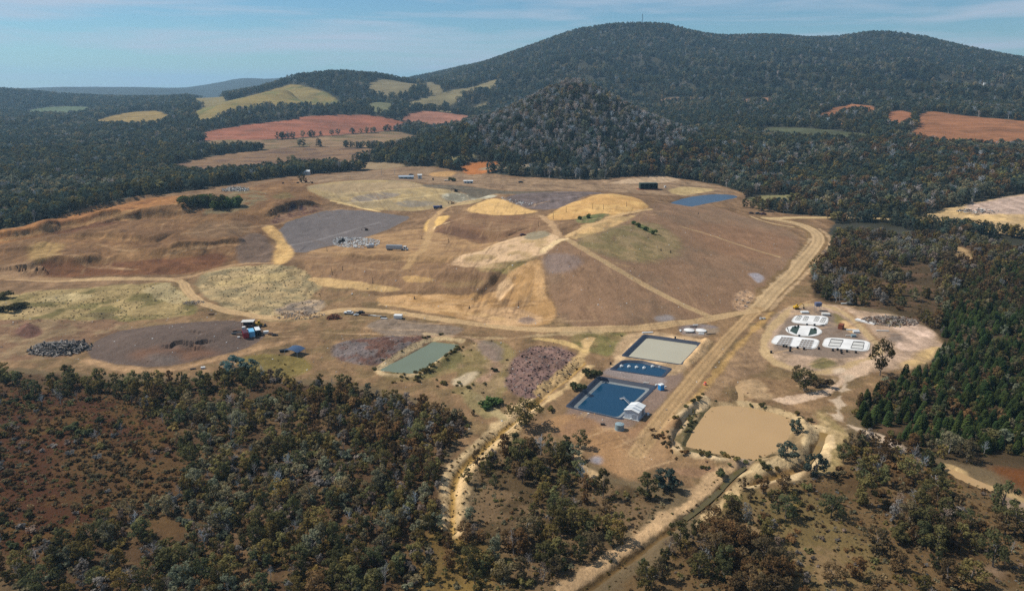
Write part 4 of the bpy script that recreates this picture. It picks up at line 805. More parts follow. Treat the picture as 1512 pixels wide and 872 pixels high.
for s in [(776,629,'gum_dark',38,'lone dark gum standing alone beside the pale drainage track',1.35), (1299,554,'gum_dark',46,'tall ragged dark gum beside the ring road east of the white pads',.62), (745,672,'gum_rust',34,'reddish gum of the small clump by the pale track bend'), (760,668,'gum_dark',30,'dark gum of the small clump by the pale track bend'), (766,683,'gum_olive',36,'olive gum at the front of the small clump by the track bend'), (706,686,'gum_rust',24,'low reddish tree leaning over the pale drain'), (691,712,'gum_dark',22,'squat dark tree right beside the pale drain'),
          (1175,640,'wattle_blue',20,'round blue green wattle on the east bank of the tan pond'), (1160,676,'wattle_blue',22,'wide blue green wattle at the south corner of the tan pond',1.4), (1204,702,'wattle_blue',30,'blue green wattle where the ochre ditch bends'), (985,722,'wattle_blue',28,'widest blue green wattle south of the bare turning area',1.5), (955,735,'gum_dark',38,'dark tree beside the wide blue green wattle'), (345,552,'wattle_blue',24,'blue green wattle at the scrub edge below the containers',1.5), (372,551,'wattle_blue',20,'smaller blue green wattle beside the one below the containers',1.3), (1187,577,'gum_dark',30,'dark tree at the south edge of the treatment pads'), (1176,562,'gum_rust',22,'brownish tree beside the dark one south of the pads'), (1205,570,'shrub_rust',14,'rusty thicket bush south of the treatment pads',1.4), (1466,836,'gum_dark',46,'tall dark narrow gum on the grass by the pale bare patch',.75), (1275,745,'gum_olive',40,'olive gum standing over the grass clearing edge'), (890,735,'gum_dark',44,'tall thin dark gum next to the bare turning area',.6), (1387,700,'shrub_dark',14,'dark round shrub at the end of the ochre strip of water'), (1331,800,'shrub_dark',22,'dark shrub alone in the grass clearing'), (858,660,'gum_dark',26,'dark tree at the lip of the bare work area'), (835,664,'gum_dark',22,'short dark tree left of the one at the work area lip'), (1480,760,'gum_dark',42,'dark gum at the end of the ochre strip pool'),
          (870,556,'shrub_dark',13,'dark shrub on the bank by the grey gravel between ponds',1.4), (850,576,'shrub_dark',13,'dark shrub low on the bank beside the square pond',1.2), (812,606,'shrub_dark',9,'small dark shrub on the bank below the square pond'), (1062,702,'shrub_dark',12,'lone round shrub south of the tan pond'), (1076,740,'shrub_dark',11,'shrub tucked against the straight ditch'), (1030,792,'gum_dark',26,'dark gum leaning over the straight ditch'), (718,700,'gum_olive',22,'olive gum east of the pale drain'), (965,345,'shrub_green',7,'green bush on the upper face of the capped mound'), (953,340,'shrub_green',7,'green bush above the lowest one on the mound face'), (943,335,'shrub_green',7,'green bush in the middle of the mound row'), (935,331,'shrub_green',6,'topmost green bush on the mound face'), (868,322,'shrub_green',7,'green bush in the grassy dip below the yellow crest'), (857,324,'shrub_green',6,'smaller green bush in the grassy dip below the crest'), (731,598,'shrub_green',15,'bright leafy bush left of the purple heap',1.5), (716,603,'shrub_green',12,'small leafy bush beside the larger one left of the purple heap',1.4), (699,613,'gum_dark',9,'small round tree at the scrub corner by the drain'), (730,548,'shrub_dark',7,'tiny dark shrub on the grass right of the green pond'),
          (1100,306,'gum_dark',12,'tree nearest the back dam in the row by the parked cars'), (1111,307,'gum_dark',13,'second tree in the row by the parked cars'), (1124,311,'gum_dark',16,'broad tree behind the parked cars',1.3), (1138,308,'gum_dark',12,'short tree at the road end of the row by the cars',1.3), (1335,330,'gum_dark',12,'dark tree on the verge of the eastern road'), (432,250,'gum_dark',18,'tall dark tree left of the white roofed farm building'), (414,252,'gum_dark',17,'dark tree at the end of the row near the white roof'), (446,270,'gum_dark',12,'dark round tree in front of the white roofed farm building'), (472,256,'gum_dark',17,'dense tree right of the white roofed farm building',1.2), (23,456,'shrub_dark',11,'wide dark bush in the straw coloured grass',2.0), (4,440,'shrub_dark',11,'dark bush by the road above the straw grass',1.4), (3,460,'shrub_dark',10,'dark bush below the wide one in the straw grass')]:
    single(*s[:5], wide=s[5] if len(s) > 5 else 1.0)
# evergreen clump on the cutting rim
for k in range(26): single(270+rnd.random()*78, 300+rnd.random()*9, 'shrub_green' if k % 2 else 'gum_dark', 10+rnd.random()*6, 'evergreen bush in the thick clump on the rim of the cutting' if k % 2 else 'dark tree in the thick clump on the rim of the cutting', 1.3, 'evergreen clump on the rim of the cutting')
# bank shrubs
for pts, n_, lb in (([(640,498),(600,520),(560,545)], 18, 'small dark shrub on the west bank of the green pond'), ([(678,512),(650,532),(618,554)], 34, 'small dark shrub on the east bank of the green pond'), ([(580,562),(640,560),(700,572)], 16, 'low bush on the slope below the green pond'), ([(1040,600),(1012,625),(1000,650)], 24, 'low shrub along the moat of the tan pond'), ([(1105,603),(1140,610),(1172,620)], 24, 'low shrub on the north bank of the tan pond'), ([(980,640),(990,660),(1000,672)], 12, 'reddish shrub between the main road and the moat'), ([(1040,672),(1080,680),(1130,684)], 22, 'low shrub on the south bank of the tan pond')):
    p = asxy(pts, 2, False)
    for k in range(n_):
        q = p[rnd.randrange(len(p))]+np.array([rnd.gauss(0,2.2), rnd.gauss(0,3)])
        if min(float(sdist(q[:1], q[1:], gp(w_))[0]) for w_ in (MUD, GREEN)) < .8: continue
        tree(q[0], q[1], 'shrub_rust' if 'reddish' in lb else rnd.choice(['shrub_dark', 'shrub_olive']), (.8+rnd.random()*1.0), lb, lb.replace('small ', '').replace('shrub', 'shrubs').replace('bush', 'bushes'), None, 1.2, True)
# the countable trees: those that show largest
def in_frame(x, y, h):
    z = float(zat(x, y)); a = proj(x, y, z); b = proj(x, y, z+h); return a[2] > 10 and -40 < a[0] < W+40 and b[1] < HH+2 and a[1] > 0, h/a[2]*F
cnt = {}; rest = []
cand = []
for t in trees:
    if any((t[0]-a)**2+(t[1]-b)**2 < (c+1.2)**2 for a, b, c in taken): continue
    ok, s = in_frame(t[0], t[1], t[3]); cand.append((s if ok else -1, t))
cand.sort(key=lambda q: -q[0]); LIMIT = {'gum': 240, 'pine': 290, 'dead': 230, 'shrub': 190}
for s, t in cand:
    kd, tone = t[2].split('_')
    if s > 0 and cnt.get(kd, 0) < LIMIT.get(kd, 250):
        cnt[kd] = cnt.get(kd, 0)+1; size = 'tall' if t[3] > 7.6 else ('low' if t[3] < 3 else 'mid sized')
        lb = '%s %s %s %s' % (size, TONE[tone], NOUN[kd], t[4]); tree(t[0], t[1], t[2], t[3], lb, lb.replace(NOUN[kd], NOUN[kd]+'s'), None, .9+.35*rnd.random(), s > 22)
    else: rest.append(t)
log('single trees', cnt, 'rest', len(rest))

# masses through geometry nodes: one object each
def mass(name, items, label):
    n = len(items); me = bpy.data.meshes.new(name); xs = np.array([t[0] for t in items]); ys = np.array([t[1] for t in items]); zs_ = zat(xs, ys)-.1
    me.vertices.add(n); me.vertices.foreach_set('co', np.stack([xs, ys, zs_], 1).astype(np.float32).ravel())
    ix = np.array([rnd.choice(PROTO[t[2]]) for t in items], np.int32); hs = np.array([t[3] for t in items]); wd = hs*(.85+.4*rng.random(n))
    a = me.attributes.new('kind_index', 'INT', 'POINT'); a.data.foreach_set('value', ix)
    a = me.attributes.new('size', 'FLOAT_VECTOR', 'POINT'); a.data.foreach_set('vector', np.stack([wd, wd, hs], 1).astype(np.float32).ravel())
    a = me.attributes.new('turn', 'FLOAT_VECTOR', 'POINT'); a.data.foreach_set('vector', np.stack([0*wd, 0*wd, rng.random(n)*6.283], 1).astype(np.float32).ravel())
    o = bpy.data.objects.new(name, me); COLL.objects.link(o); tag(o, label, None, None, 'stuff')
    ng = bpy.data.node_groups.new(name+'_scatter', 'GeometryNodeTree'); ng.interface.new_socket('Geometry', in_out='INPUT', socket_type='NodeSocketGeometry'); ng.interface.new_socket('Geometry', in_out='OUTPUT', socket_type='NodeSocketGeometry')
    gi = ng.nodes.new('NodeGroupInput'); go = ng.nodes.new('NodeGroupOutput'); ip = ng.nodes.new('GeometryNodeInstanceOnPoints'); ci = ng.nodes.new('GeometryNodeCollectionInfo'); ci.inputs['Collection'].default_value = proto_coll; ci.inputs['Separate Children'].default_value = True; ci.inputs['Reset Children'].default_value = True
    def attr(nm, dt): q = ng.nodes.new('GeometryNodeInputNamedAttribute'); q.data_type = dt; q.inputs['Name'].default_value = nm; return q.outputs['Attribute']
    L = ng.links.new; L(gi.outputs[0], ip.inputs['Points']); L(ci.outputs[0], ip.inputs['Instance']); ip.inputs['Pick Instance'].default_value = True
    L(attr('kind_index', 'INT'), ip.inputs['Instance Index']); L(attr('size', 'FLOAT_VECTOR'), ip.inputs['Scale']); L(attr('turn', 'FLOAT_VECTOR'), ip.inputs['Rotation']); L(ip.outputs[0], go.inputs[0])
    md = o.modifiers.new('scatter', 'NODES'); md.node_group = ng; return o
mass('scrub_forest', rest, 'dense gum, pine and heath scrub filling the near woods')
mass('far_forest', fx, 'grey green eucalypt forest with dead trunks covering plain and hills')
ug = []
for P_, sp, mix in ((F1, 2.6, ('shrub_rust','shrub_olive','shrub_straw','shrub_grey')), (HEATH, 1.9, ('shrub_rust','shrub_rust','shrub_rust','shrub_straw','shrub_olive')), (F2, 1.8, ('shrub_straw','shrub_straw','shrub_olive','shrub_rust')), (F3, 1.55, ('shrub_straw','shrub_straw','shrub_straw','shrub_olive','shrub_rust','shrub_rust','shrub_twig')), (F4, 4.5, ('shrub_olive','shrub_rust'))):
    x, y = scatter(P_, sp, -.35, 12, seed=int(sp*31), bare_max=.5)
    for a, b in zip(x, y): ug.append((float(a), float(b), rnd.choice(mix), .3+.9*rnd.random()**2, 'ug'))
OPEN = [(-100,440),(300,420),(480,420),(560,470),(900,490),(1100,470),(1240,560),(1250,640),(1210,690),(1080,730),(880,690),(700,690),(655,700),(560,570),(300,545),(-100,540)]
x, y = scatter(OPEN, 5.0, .12, 14, seed=77, bare_max=.93)
for a, b in zip(x, y): ug.append((float(a), float(b), rnd.choice(['shrub_olive','shrub_straw','shrub_dark','shrub_rust']), .35+.6*rnd.random(), 'ug'))
x, y = scatter([(-100,438),(80,432),(262,416),(300,462),(180,476),(-100,478)], 2.4, -.05, 12, seed=84, bare_max=1.1); x2, y2 = scatter([(285,418),(350,392),(450,396),(478,425),(470,462),(420,472),(340,460)], 2.6, .0, 10, seed=85, bare_max=1.1)
for a, b in list(zip(x, y))+list(zip(x2, y2)):
    if CLS[gidx(np.array([a]), np.array([b]))[0]] != 1: ug.append((float(a), float(b), rnd.choice(['shrub_straw','shrub_straw','shrub_olive','shrub_twig']), .2+.5*rnd.random()**2, 'ug'))
x, y = scatter([(636,775),(700,775),(745,830),(770,900),(600,900)], 1.7, -.25, 10, seed=81, bare_max=1.1)
for a, b in zip(x, y): ug.append((float(a), float(b), rnd.choice(['shrub_straw','shrub_straw','shrub_olive','shrub_grey']), .35+.8*rnd.random()**2, 'ug'))
x, y = scatter([(1085,690),(1105,690),(1060,745),(1000,800),(930,850),(870,900),(800,900),(900,830),(980,760)], 1.9, .02, 7, seed=82, bare_max=1.1)
for a, b in zip(x, y): ug.append((float(a), float(b), rnd.choice(['shrub_straw','shrub_rust','shrub_olive']), .25+.7*rnd.random()**2, 'ug'))
x, y = scatter([(655,690),(720,640),(790,590),(760,650),(690,780),(650,790)], 1.8, .0, 8, seed=78, bare_max=1.1); x2, y2 = scatter([(980,600),(1060,590),(1190,612),(1230,650),(1190,700),(1080,735),(900,830),(860,830),(1000,720)], 2.0, .02, 8, seed=79, bare_max=.97)
for a, b in list(zip(x, y))+list(zip(x2, y2)): ug.append((float(a), float(b), rnd.choice(['shrub_olive','shrub_straw','shrub_straw','shrub_rust']), .2+.55*rnd.random()**2, 'ug'))
mass('undergrowth', ug, 'low heath, tussocks and bracken between the trees')
log('masses', len(ug))
#OBJECTS_BEGIN
# ------------------------------------------------------------------ buildings, machines and smaller things
M = {k: simple(k+' paint', *v) for k, v in {'white': ((214,214,208), .5), 'offwhite': ((196,192,182), .7), 'grey': ((128,130,132), .6), 'steel': ((158,166,172), .45), 'dark': ((38,36,36), .6), 'black': ((24,24,26), .6), 'yellow': ((206,160,30), .5), 'tan': ((168,130,84), .7), 'rust': ((128,70,42), .8), 'brown': ((96,68,46), .8), 'red': ((150,36,44), .5),
      'lightblue': ((104,172,206), .5), 'blue': ((40,62,112), .5), 'sky': ((52,140,200), .45), 'tarp': ((42,66,94), .6), 'orange': ((226,84,44), .6), 'concrete': ((166,164,158), .85), 'glass': ((40,52,62), .15), 'rubber': ((30,29,28), .85), 'roof': ((196,204,208), .45), 'green': ((52,66,54), .6), 'membrane': ((222,218,210), .7, 0.0, .22, .25), 'tank': ((130,146,148), .5), 'maroon': ((70,24,28), .4), 'wood': ((150,138,124), .9), 'mud': ((128,118,108), .8), 'bluegrey': ((96,104,130), .5)}.items()}
def at(px, py): g = G(px, py); return Vector((g.x, g.y, float(zat(g.x, g.y))))
def P(parent, name, mb, m, label=None):
    o = mb.build(name, M[m]); o.parent = parent
    if label: o['label'] = label
    return o
def wheels(o, spots, r, w_, m='rubber', hub='grey', name='wheel'):
    for x, y in spots:
        k = P(o, name, MB().tube((x, y-w_/2, r), (x, y+w_/2, r), r, None, 14), m); P(k, 'hub', MB().tube((x, y-w_/2-.03, r), (x, y+w_/2+.03, r), r*.5, None, 10), hub)
def cabin(o, c, d, m, glass=True, taper=.85, name='cab'):
    k = P(o, name, MB().box(c, d, 0, taper, .06), m)
    if glass:
        g = MB().box((c[0]+d[0]*.44, c[1], c[2]+d[2]*.12), (d[0]*.12, d[1]*.78, d[2]*.45)); g.box((c[0], c[1]-d[1]*.45, c[2]+d[2]*.12), (d[0]*.55, .1, d[2]*.42)); g.box((c[0], c[1]+d[1]*.45, c[2]+d[2]*.12), (d[0]*.55, .1, d[2]*.42)); P(k, 'window', g, 'glass')
    return k
# articulated lorry on the tip platform
o = empty('semi_truck', at(587,369.5), heading((574,369),(600,369.5)), 'long grey tipper semi trailer with white cab parked on the tip platform', 'truck')
P(o, 'trailer', MB().box((-2.2,0,2.35), (11.2,2.5,2.5), 0, 1.0, .08), 'steel'); P(o, 'tarp', MB().box((-2.2,0,3.68), (11.0,2.3,.22), 0, .9), 'grey'); P(o, 'chassis', MB().box((-.4,0,.85), (14.6,.9,.3)), 'black')
cabin(o, (5.3,0,1.95), (2.3,2.4,2.2), 'white'); P(o, 'bonnet', MB().box((6.9,0,1.35), (1.4,2.1,1.1), 0, .9, .08), 'white'); wheels(o, [(-6.6,-1.1),(-6.6,1.1),(-5.3,-1.1),(-5.3,1.1),(-4,-1.1),(-4,1.1),(3.4,-1.1),(3.4,1.1),(4.7,-1.1),(4.7,1.1),(7,-1.05),(7,1.05)], .52, .35)
def compactor(px, py, rz, label, body, sc=1.0):
    o = empty('landfill_compactor', at(px, py), rz, label, 'compactor'); P(o, 'body', MB().box((0,0,1.9), (5.2,2.4,1.3), 0, .85, .1), body); cabin(o, (.6,0,3.2), (1.7,1.8,1.5), body); b = P(o, 'blade', MB().box((3.9,0,1.0), (.3,4.2,1.7)), body); P(b, 'arm', MB().tube((2,-1,1.2),(3.8,-1,.9),.15).tube((2,1,1.2),(3.8,1,.9),.15), 'dark')
    wheels(o, [(-1.9,-1.5),(-1.9,1.5),(1.9,-1.5),(1.9,1.5)], .85, 1.0, 'dark'); o.scale = (sc,)*3; return o
compactor(505, 359, math.radians(25), 'dark steel wheeled compactor standing on the white rubbish', 'dark')
def small_truck(name, px, py, rz, label, cat, cabm, bedm, L=6.0, box=False):
    o = empty(name, at(px, py), rz, label, cat); P(o, 'chassis', MB().box((0,0,.7), (L,.9,.25)), 'black'); cabin(o, (L*.33,0,1.45), (L*.28,2.0,1.5), cabm)
    P(o, 'box_body' if box else 'tray', MB().box((-L*.15,0,1.75 if box else 1.2), (L*.62,2.2,1.8 if box else .7), 0, 1, .05), bedm); wheels(o, [(-L*.3,-.95),(-L*.3,.95),(L*.33,-.95),(L*.33,.95)], .42, .28); return o
small_truck('small_truck', 547, 366, math.radians(188), 'small white truck with dark tray at the foot of the rubbish heap', 'truck', 'white', 'steel', 5.4, True)
def excavator(px, py, rz, label, col, sc=1.0, name='excavator', reach=1.0):
    o = empty(name, at(px, py), rz, label, 'excavator')
    for y in (-1.1, 1.1): P(o, 'track', MB().box((0,y,.45), (3.6,.6,.9), 0, .85, .2), 'rubber')
    P(o, 'body', MB().box((-.5,0,1.6), (3.0,2.4,1.2), 0, .95, .1), col); cabin(o, (.5,.7,2.3), (1.4,1.0,1.5), col)
    a = P(o, 'boom', MB().tube((.9,-.3,1.8),(3.0*reach,-.3,3.6),.28,.24,6).tube((3.0*reach,-.3,3.6),(4.6*reach,-.3,2.9),.24,.18,6), col); P(a, 'bucket', MB().tube((4.6*reach,-.3,2.9),(5.0*reach,-.3,1.1),.18,.14,6).box((4.9*reach,-.3,.8), (.9,1.0,.8), 0, .7), 'dark'); o.scale = (sc,)*3; return o
excavator(1176, 456, math.radians(10), 'bright yellow excavator parked beside the northern white pad', 'yellow', .85); excavator(541, 340, math.radians(190), 'brown excavator above the white rubbish heap', 'brown', .75); excavator(668, 301, math.radians(160), 'sandy tan excavator behind the blue dump truck', 'tan', .85); excavator(452, 269, math.radians(20), 'small orange brown digger in front of the white roofed farm building', 'rust', .9); excavator(673, 283, math.radians(175), 'black machine parked by the lined pit rim', 'black', 1.0)
def dump(px, py, rz, label, col, sc=1.0):
    o = empty('dump_truck', at(px, py), rz, label, 'truck'); P(o, 'chassis', MB().box((0,0,.95), (8,1,.4)), 'black'); P(o, 'tipper_body', MB().box((-1.4,0,2.0), (5.2,2.7,1.5), 0, 1.12, .08), col); cabin(o, (2.6,0,2.1), (1.9,2.3,1.9), col); wheels(o, [(-3,-1.2),(-3,1.2),(-1.4,-1.2),(-1.4,1.2),(2.8,-1.2),(2.8,1.2)], .75, .5); o.scale = (sc,)*3; return o
dump(647, 308.5, math.radians(12), 'dark blue dump truck on the haul road behind the grey lined cell', 'blue', 1.05)
def car(px, py, rz, label, col, group=None, sc=1.0, name='car', cat='car', sail=False):
    o = empty(name, at(px, py), rz, label, cat, group); P(o, 'body', MB().box((0,0,.75), (4.6,1.85,.7), 0, .95, .12), col); k = P(o, 'roof', MB().box((-.3,0,1.35), (2.5,1.65,.6), 0, .8, .08), col); P(k, 'window', MB().box((-.3,0,1.33), (2.55,1.5,.36), 0, .86).box((-.3,0,1.33), (2.0,1.69,.36), 0, .86), 'glass'); wheels(o, [(-1.4,-.85),(-1.4,.85),(1.4,-.85),(1.4,.85)], .35, .24); o.scale = (sc,)*3; return o
car(772, 348, math.radians(15), 'dark maroon ute parked on the grey apron at the ridge top', 'maroon'); car(1109, 315.5, .1, 'dark brown car under the trees, nearest the back dam', 'brown', None, 1.1); car(1119, 316, .15, 'black car in the middle of the three under the trees', 'black', None, 1.1); car(1127, 317, .1, 'maroon car at the road end of the three under the trees', 'maroon', None, 1.2); car(515, 463.5, math.radians(170), 'white car parked at the start of the line of scrap', 'white', None, 1.15); car(532, 463.5, math.radians(185), 'dark car with white roof in the line of scrap', 'dark', None, 1.1); car(526, 465.5, .3, 'small white hatchback between two larger cars by the scrap', 'white', None, .6); car(769, 270, .1, 'black ute alone on the pale strip below the cone hill', 'black', None, 1.3); car(607, 259, .2, 'dark vehicle left of the white site cabin', 'dark', None, 1.3); car(400, 494, math.radians(150), 'dark rusty wreck right of the containers', 'brown', None, .75); car(406, 495.5, 0.2, 'black wreck at the outer end beside the containers', 'black', None, .65)
# container compound
def container(px, py, rz, label, col, L=6.1, roofm=None, hh=2.6):
    o = empty('shipping_container', at(px, py), rz, label, 'container'); b = MB().box((0,0,hh/2), (L,2.44,hh))
    for k in range(int(L/.35)):
        for y in (-1.24, 1.24): b.box((-L/2+.25+k*.35, y, hh/2), (.16,.05,hh-.3))
    P(o, 'body', b, col); P(o, 'roof', MB().box((0,0,hh+.04), (L-.1,2.4,.09)), roofm or col); d = P(o, 'door', MB().box((L/2+.03,-.6,hh/2), (.06,1.15,hh-.3)).box((L/2+.03,.6,hh/2), (.06,1.15,hh-.3)), 'dark' if L > 6 else col); P(d, 'latch', MB().tube((L/2+.09,-.25,.3),(L/2+.09,-.25,hh-.2),.03,None,5).tube((L/2+.09,.25,.3),(L/2+.09,.25,hh-.2),.03,None,5), 'steel'); return o
hd = heading((362,494),(388,489)); q = at(376, 494); dv = Vector((math.cos(hd+math.pi/2), math.sin(hd+math.pi/2), 0))
for dx, dy, nm, col, rf in ((-5.2,-.2,'dark red shipping container of the compound','red','maroon'), (-1.6,0,'light blue shipping container of the compound','lightblue','lightblue'), (2.0,.3,'white roofed shipping container with dark open end in the compound','black','white')):
    p = q+Vector((math.cos(hd), math.sin(hd), 0))*dx+dv*dy; o = container(0, 600, hd+math.radians(62), nm, col, 6.1, rf, 2.7); o.location = (p.x, p.y, float(zat(p.x, p.y)))
o = empty('open_shed', at(367,482), .12, 'dark open fronted lean to shed behind the red container', 'shed'); P(o, 'roof', MB().box((0,0,3.1), (6.2,4.2,.15)), 'offwhite'); P(o, 'wall', MB().box((0,1.9,1.5), (6,.12,3)).box((2.95,0,1.5), (.12,3.7,3)), 'dark')
for x, y in ((-2.8,-1.9),(0,-1.9),(2.7,-1.9)): P(o, 'post', MB().tube((x,y,0),(x,y,3.05),.09), 'brown')
def loader(px, py, rz, label, col, sc=1.0):
    o = empty('wheel_loader', at(px, py), rz, label, 'loader'); P(o, 'body', MB().box((-.8,0,1.4), (3.2,1.9,1.2), 0, .9, .1), col); cabin(o, (.3,0,2.4), (1.4,1.6,1.5), col); a = P(o, 'arm', MB().tube((.8,-.6,1.5),(2.8,-.6,.8),.14).tube((.8,.6,1.5),(2.8,.6,.8),.14), col); P(a, 'bucket', MB().box((3.2,0,.6), (.9,2.5,.9), 0, .75), 'dark'); wheels(o, [(-1.6,-1.05),(-1.6,1.05),(1.2,-1.05),(1.2,1.05)], .7, .5); o.scale = (sc,)*3
loader(382, 481.5, .2, 'yellow wheel loader parked beside the dark open shed', 'yellow')
def crate(px, py, d, m, label, name='storage_box', cat='box', rz=.2, lid=None):
    o = empty(name, at(px, py), rz, label, cat); P(o, 'body', MB().box((0,0,d[2]/2), d, 0, .97, .04), m); P(o, 'lid', MB().box((0,0,d[2]+.04), (d[0]*1.04,d[1]*1.04,.08)), lid or m); return o
crate(360,485.5,(1.6,1.4,1.2),'white','square white box left of the dark open shed'); crate(367.5,487.5,(1.8,1.2,.8),'white','low white box in front of the dark open shed'); crate(393,492,(2.4,1.6,1.2),'white','white tank box at the right end of the containers'); crate(371.5,497,(3.4,1.2,.3),'white','flat white board lying before the blue container','board','board'); crate(352.5,498,(1.2,.8,.4),'white','small white board below the flatbed trailers','board','board')
for k, (x, y, lb) in enumerate(((350,489,'upper rusty flatbed trailer left of the containers'),(349,493.5,'lower dark flatbed trailer left of the containers'))):
    o = empty('flatbed_trailer', at(x, y), .5, lb, 'trailer'); P(o, 'bed', MB().box((0,0,.9), (4.6,1.9,.18)), 'brown' if k == 0 else 'dark'); P(o, 'drawbar', MB().tube((2.2,0,.8),(3.8,0,.5),.07), 'dark'); wheels(o, [(-.6,-.9),(-.6,.9)], .38, .25)
# blue shelter
o = empty('tarp_shelter', at(436,523), math.radians(-28), 'dark blue sloping tarpaulin shelter on posts near the scrub', 'shelter'); b = MB(); n = 8; b.v = [(-4+8*i/n, y, 2.4+.9*math.sin(math.pi*i/n)*(1-.1*abs(y))+(.5 if y > 0 else 0)) for y in (-2.8, 0, 2.8) for i in range(n+1)]; b.f = [(r*(n+1)+i, r*(n+1)+i+1, (r+1)*(n+1)+i+1, (r+1)*(n+1)+i) for r in range(2) for i in range(n)]
t_ = P(o, 'canopy', b, 'tarp'); t_.modifiers.new('thick', 'SOLIDIFY').thickness = .06
for x in (-3.9, 3.9):
    for y in (-2.7, 2.7): P(o, 'post', MB().tube((x,y,0),(x,y,2.45),.07), 'steel')
crate(419,519,(3.6,1.5,1.1),'black','black skip bin next to the blue tarpaulin shelter','skip_bin','bin',.45)
# scrap line
def heap_thing(name, px, py, n, rad, hh, mats_, label, cat, size=(.5,1.6), elong=1.0, rz=0.0, stuff=False):
    g = at(px, py); r = random.Random(int(px*7+py)); o = empty(name, g, rz, label, cat) if not stuff else None; bs = {m: MB() for m in mats_}
    for k in range(n):
        a = r.random()*6.28; q = rad*math.sqrt(r.random()); x, y = q*math.cos(a)*elong, q*math.sin(a); z = hh*(1-(q/rad)**2)*(.3+.7*r.random()); L = size[0]+(size[1]-size[0])*r.random(); e = Vector((x,y,max(.1,z)))
        d = Vector((r.gauss(0,1), r.gauss(0,1), r.gauss(0,.35))).normalized()*L/2; bs[r.choice(mats_)].tube(e-d, e+d, L*.12, L*.07, 5)
    for m in mats_: P(o, 'pieces', bs[m], m)
    return o
heap_thing('log_pile', 90, 515, 420, 9.5, 3.0, ['wood','mud','dark'], 'big heap of pale grey timber beside the brown stockpile', 'timber heap', (1.2,4.2), 1.5); heap_thing('rubble_pile', 438, 465, 240, 8, 1.2, ['mud','wood','tan'], 'scattered grey rubble heap above the dirt road bend', 'rubble heap', (.6,2.2), 1.9); heap_thing('branch_pile', 348, 281, 240, 8, 3.2, ['wood','offwhite'], 'pile of bleached branches on the rim above the cutting', 'branch pile', (2,6), 1.6); heap_thing('scrap_heap', 493, 470, 160, 2.6, 2.8, ['rust','brown'], 'rusty brown scrap heap beside the curved dirt road', 'scrap heap', (.8,2.2), 1.5); heap_thing('brush_pile', 1316, 474, 320, 9, 1.8, ['wood','brown','mud'], 'olive grey brush pile on the pale bare ground east of the pads', 'brush pile', (1,3), 1.6); heap_thing('rubble_pile', 1448, 312, 160, 12, 1.5, ['mud','dark','offwhite'], 'grey rubble strewn over the pale eastern hill', 'rubble heap', (1,4), 1.8); heap_thing('rubble_pile', 286, 447, 120, 4, 1.0, ['mud','wood'], 'small stony grey heap beside the dirt road fork', 'rubble heap', (.5,1.6), 1.6)
for x, y, d, m, lb in ((540,465.5,(5,1.2,.7),'brown','stack of brown pipes in the line of scrap'),(549,466,(4.5,.5,.4),'offwhite','pale plank nearest the brown pipes in the line of scrap'),(557,467,(4.5,.5,.4),'offwhite','pale plank before the dark trough in the line of scrap'),(566,469,(3.2,1.3,.7),'dark','dark trough in the line of scrap'),(567,470.5,(3.4,.8,.4),'white','white sheet under the dark trough in the line of scrap')): crate(x, y, d, m, lb, 'scrap_piece', 'scrap', -.15)
crate(588,469,(4.2,3.0,1.6),'white','large white wrapped block at the end of the scrap line','wrapped_block','block',-.1)
crate(300,544,(1.8,1.0,.8),'white','white box on the track below the brown stockpile','storage_box','box',.3); crate(285,545,(2.4,.6,.4),'dark','dark beam on the track below the brown stockpile','beam','beam',.4); crate(312,464,(2.6,1.2,.5),'brown','brown trough beside the dirt road above the stockpile','trough','trough',.1)
# treatment plant by the ponds
hs = heading((924,617),(950,590)); g = at(937, 613); o = empty('plant_shed', (g.x, g.y, zpond+.03), hs, 'white gabled metal shed at the corner of the square pond', 'shed')
wl = P(o, 'wall', MB().box((0,0,1.55), (7.6,5.4,3.1)), 'roof'); rf = P(o, 'roof', MB().gable((0,0,0), 7.6, 5.4, 3.08, 3.9, .25, .1), 'white'); P(rf, 'skylight', MB().gable((-2,0,.13), .5, 5.4, 3.08, 3.9, .2, .02).gable((.3,0,.13), .3, 5.4, 3.08, 3.9, .2, .02), 'steel'); P(o, 'gable_wall', MB().add([(-3.82,-2.7,3.05),(-3.82,2.7,3.05),(-3.82,0,3.85),(3.82,-2.7,3.05),(3.82,2.7,3.05),(3.82,0,3.85)], [(0,1,2),(3,5,4)]), 'roof'); d = P(o, 'door', MB().box((-3.83,-1,1.1), (.08,1.6,2.2)), 'steel'); P(d, 'handle', MB().box((-3.9,-.4,1.0), (.06,.06,.2)), 'dark'); P(o, 'roller_door', MB().box((1.4,-2.73,1.3), (2.6,.06,2.6)), 'grey'); P(o, 'gutter', MB().tube((-4,-2.98,3.05),(4,-2.98,3.05),.07,None,6).tube((-4,2.98,3.05),(4,2.98,3.05),.07,None,6), 'steel'); P(o, 'slab', MB().box((0,0,.06), (8.6,6.4,.12)), 'concrete')
def tank(px, py, r, h, m, label, base='dark'):
    g = at(px, py); o = empty('water_tank', g, 0, label, 'tank'); b = MB().tube((0,0,0),(0,0,h),r,None,28)
    for k in range(5): b.tube((0,0,h*(k+.5)/5-.05),(0,0,h*(k+.5)/5+.05),r*1.02,None,28)
    P(o, 'body', b, m); t = P(o, 'lid', MB().tube((0,0,h),(0,0,h+r*.22),r*1.03,r*.15,28), m); P(t, 'hatch', MB().tube((r*.4,0,h+.05),(r*.4,0,h+.3),.3,None,10), base); P(o, 'base', MB().tube((0,0,-.1),(0,0,.12),r*1.1,None,24), base); return o
tank(909, 615.5, 1.15, 1.5, 'tank', 'smaller tank with dark base at the south corner of the square pond'); tank(914.5, 633.5, 1.6, 2.2, 'tank', 'larger grey green tank on the bare work area', 'concrete')
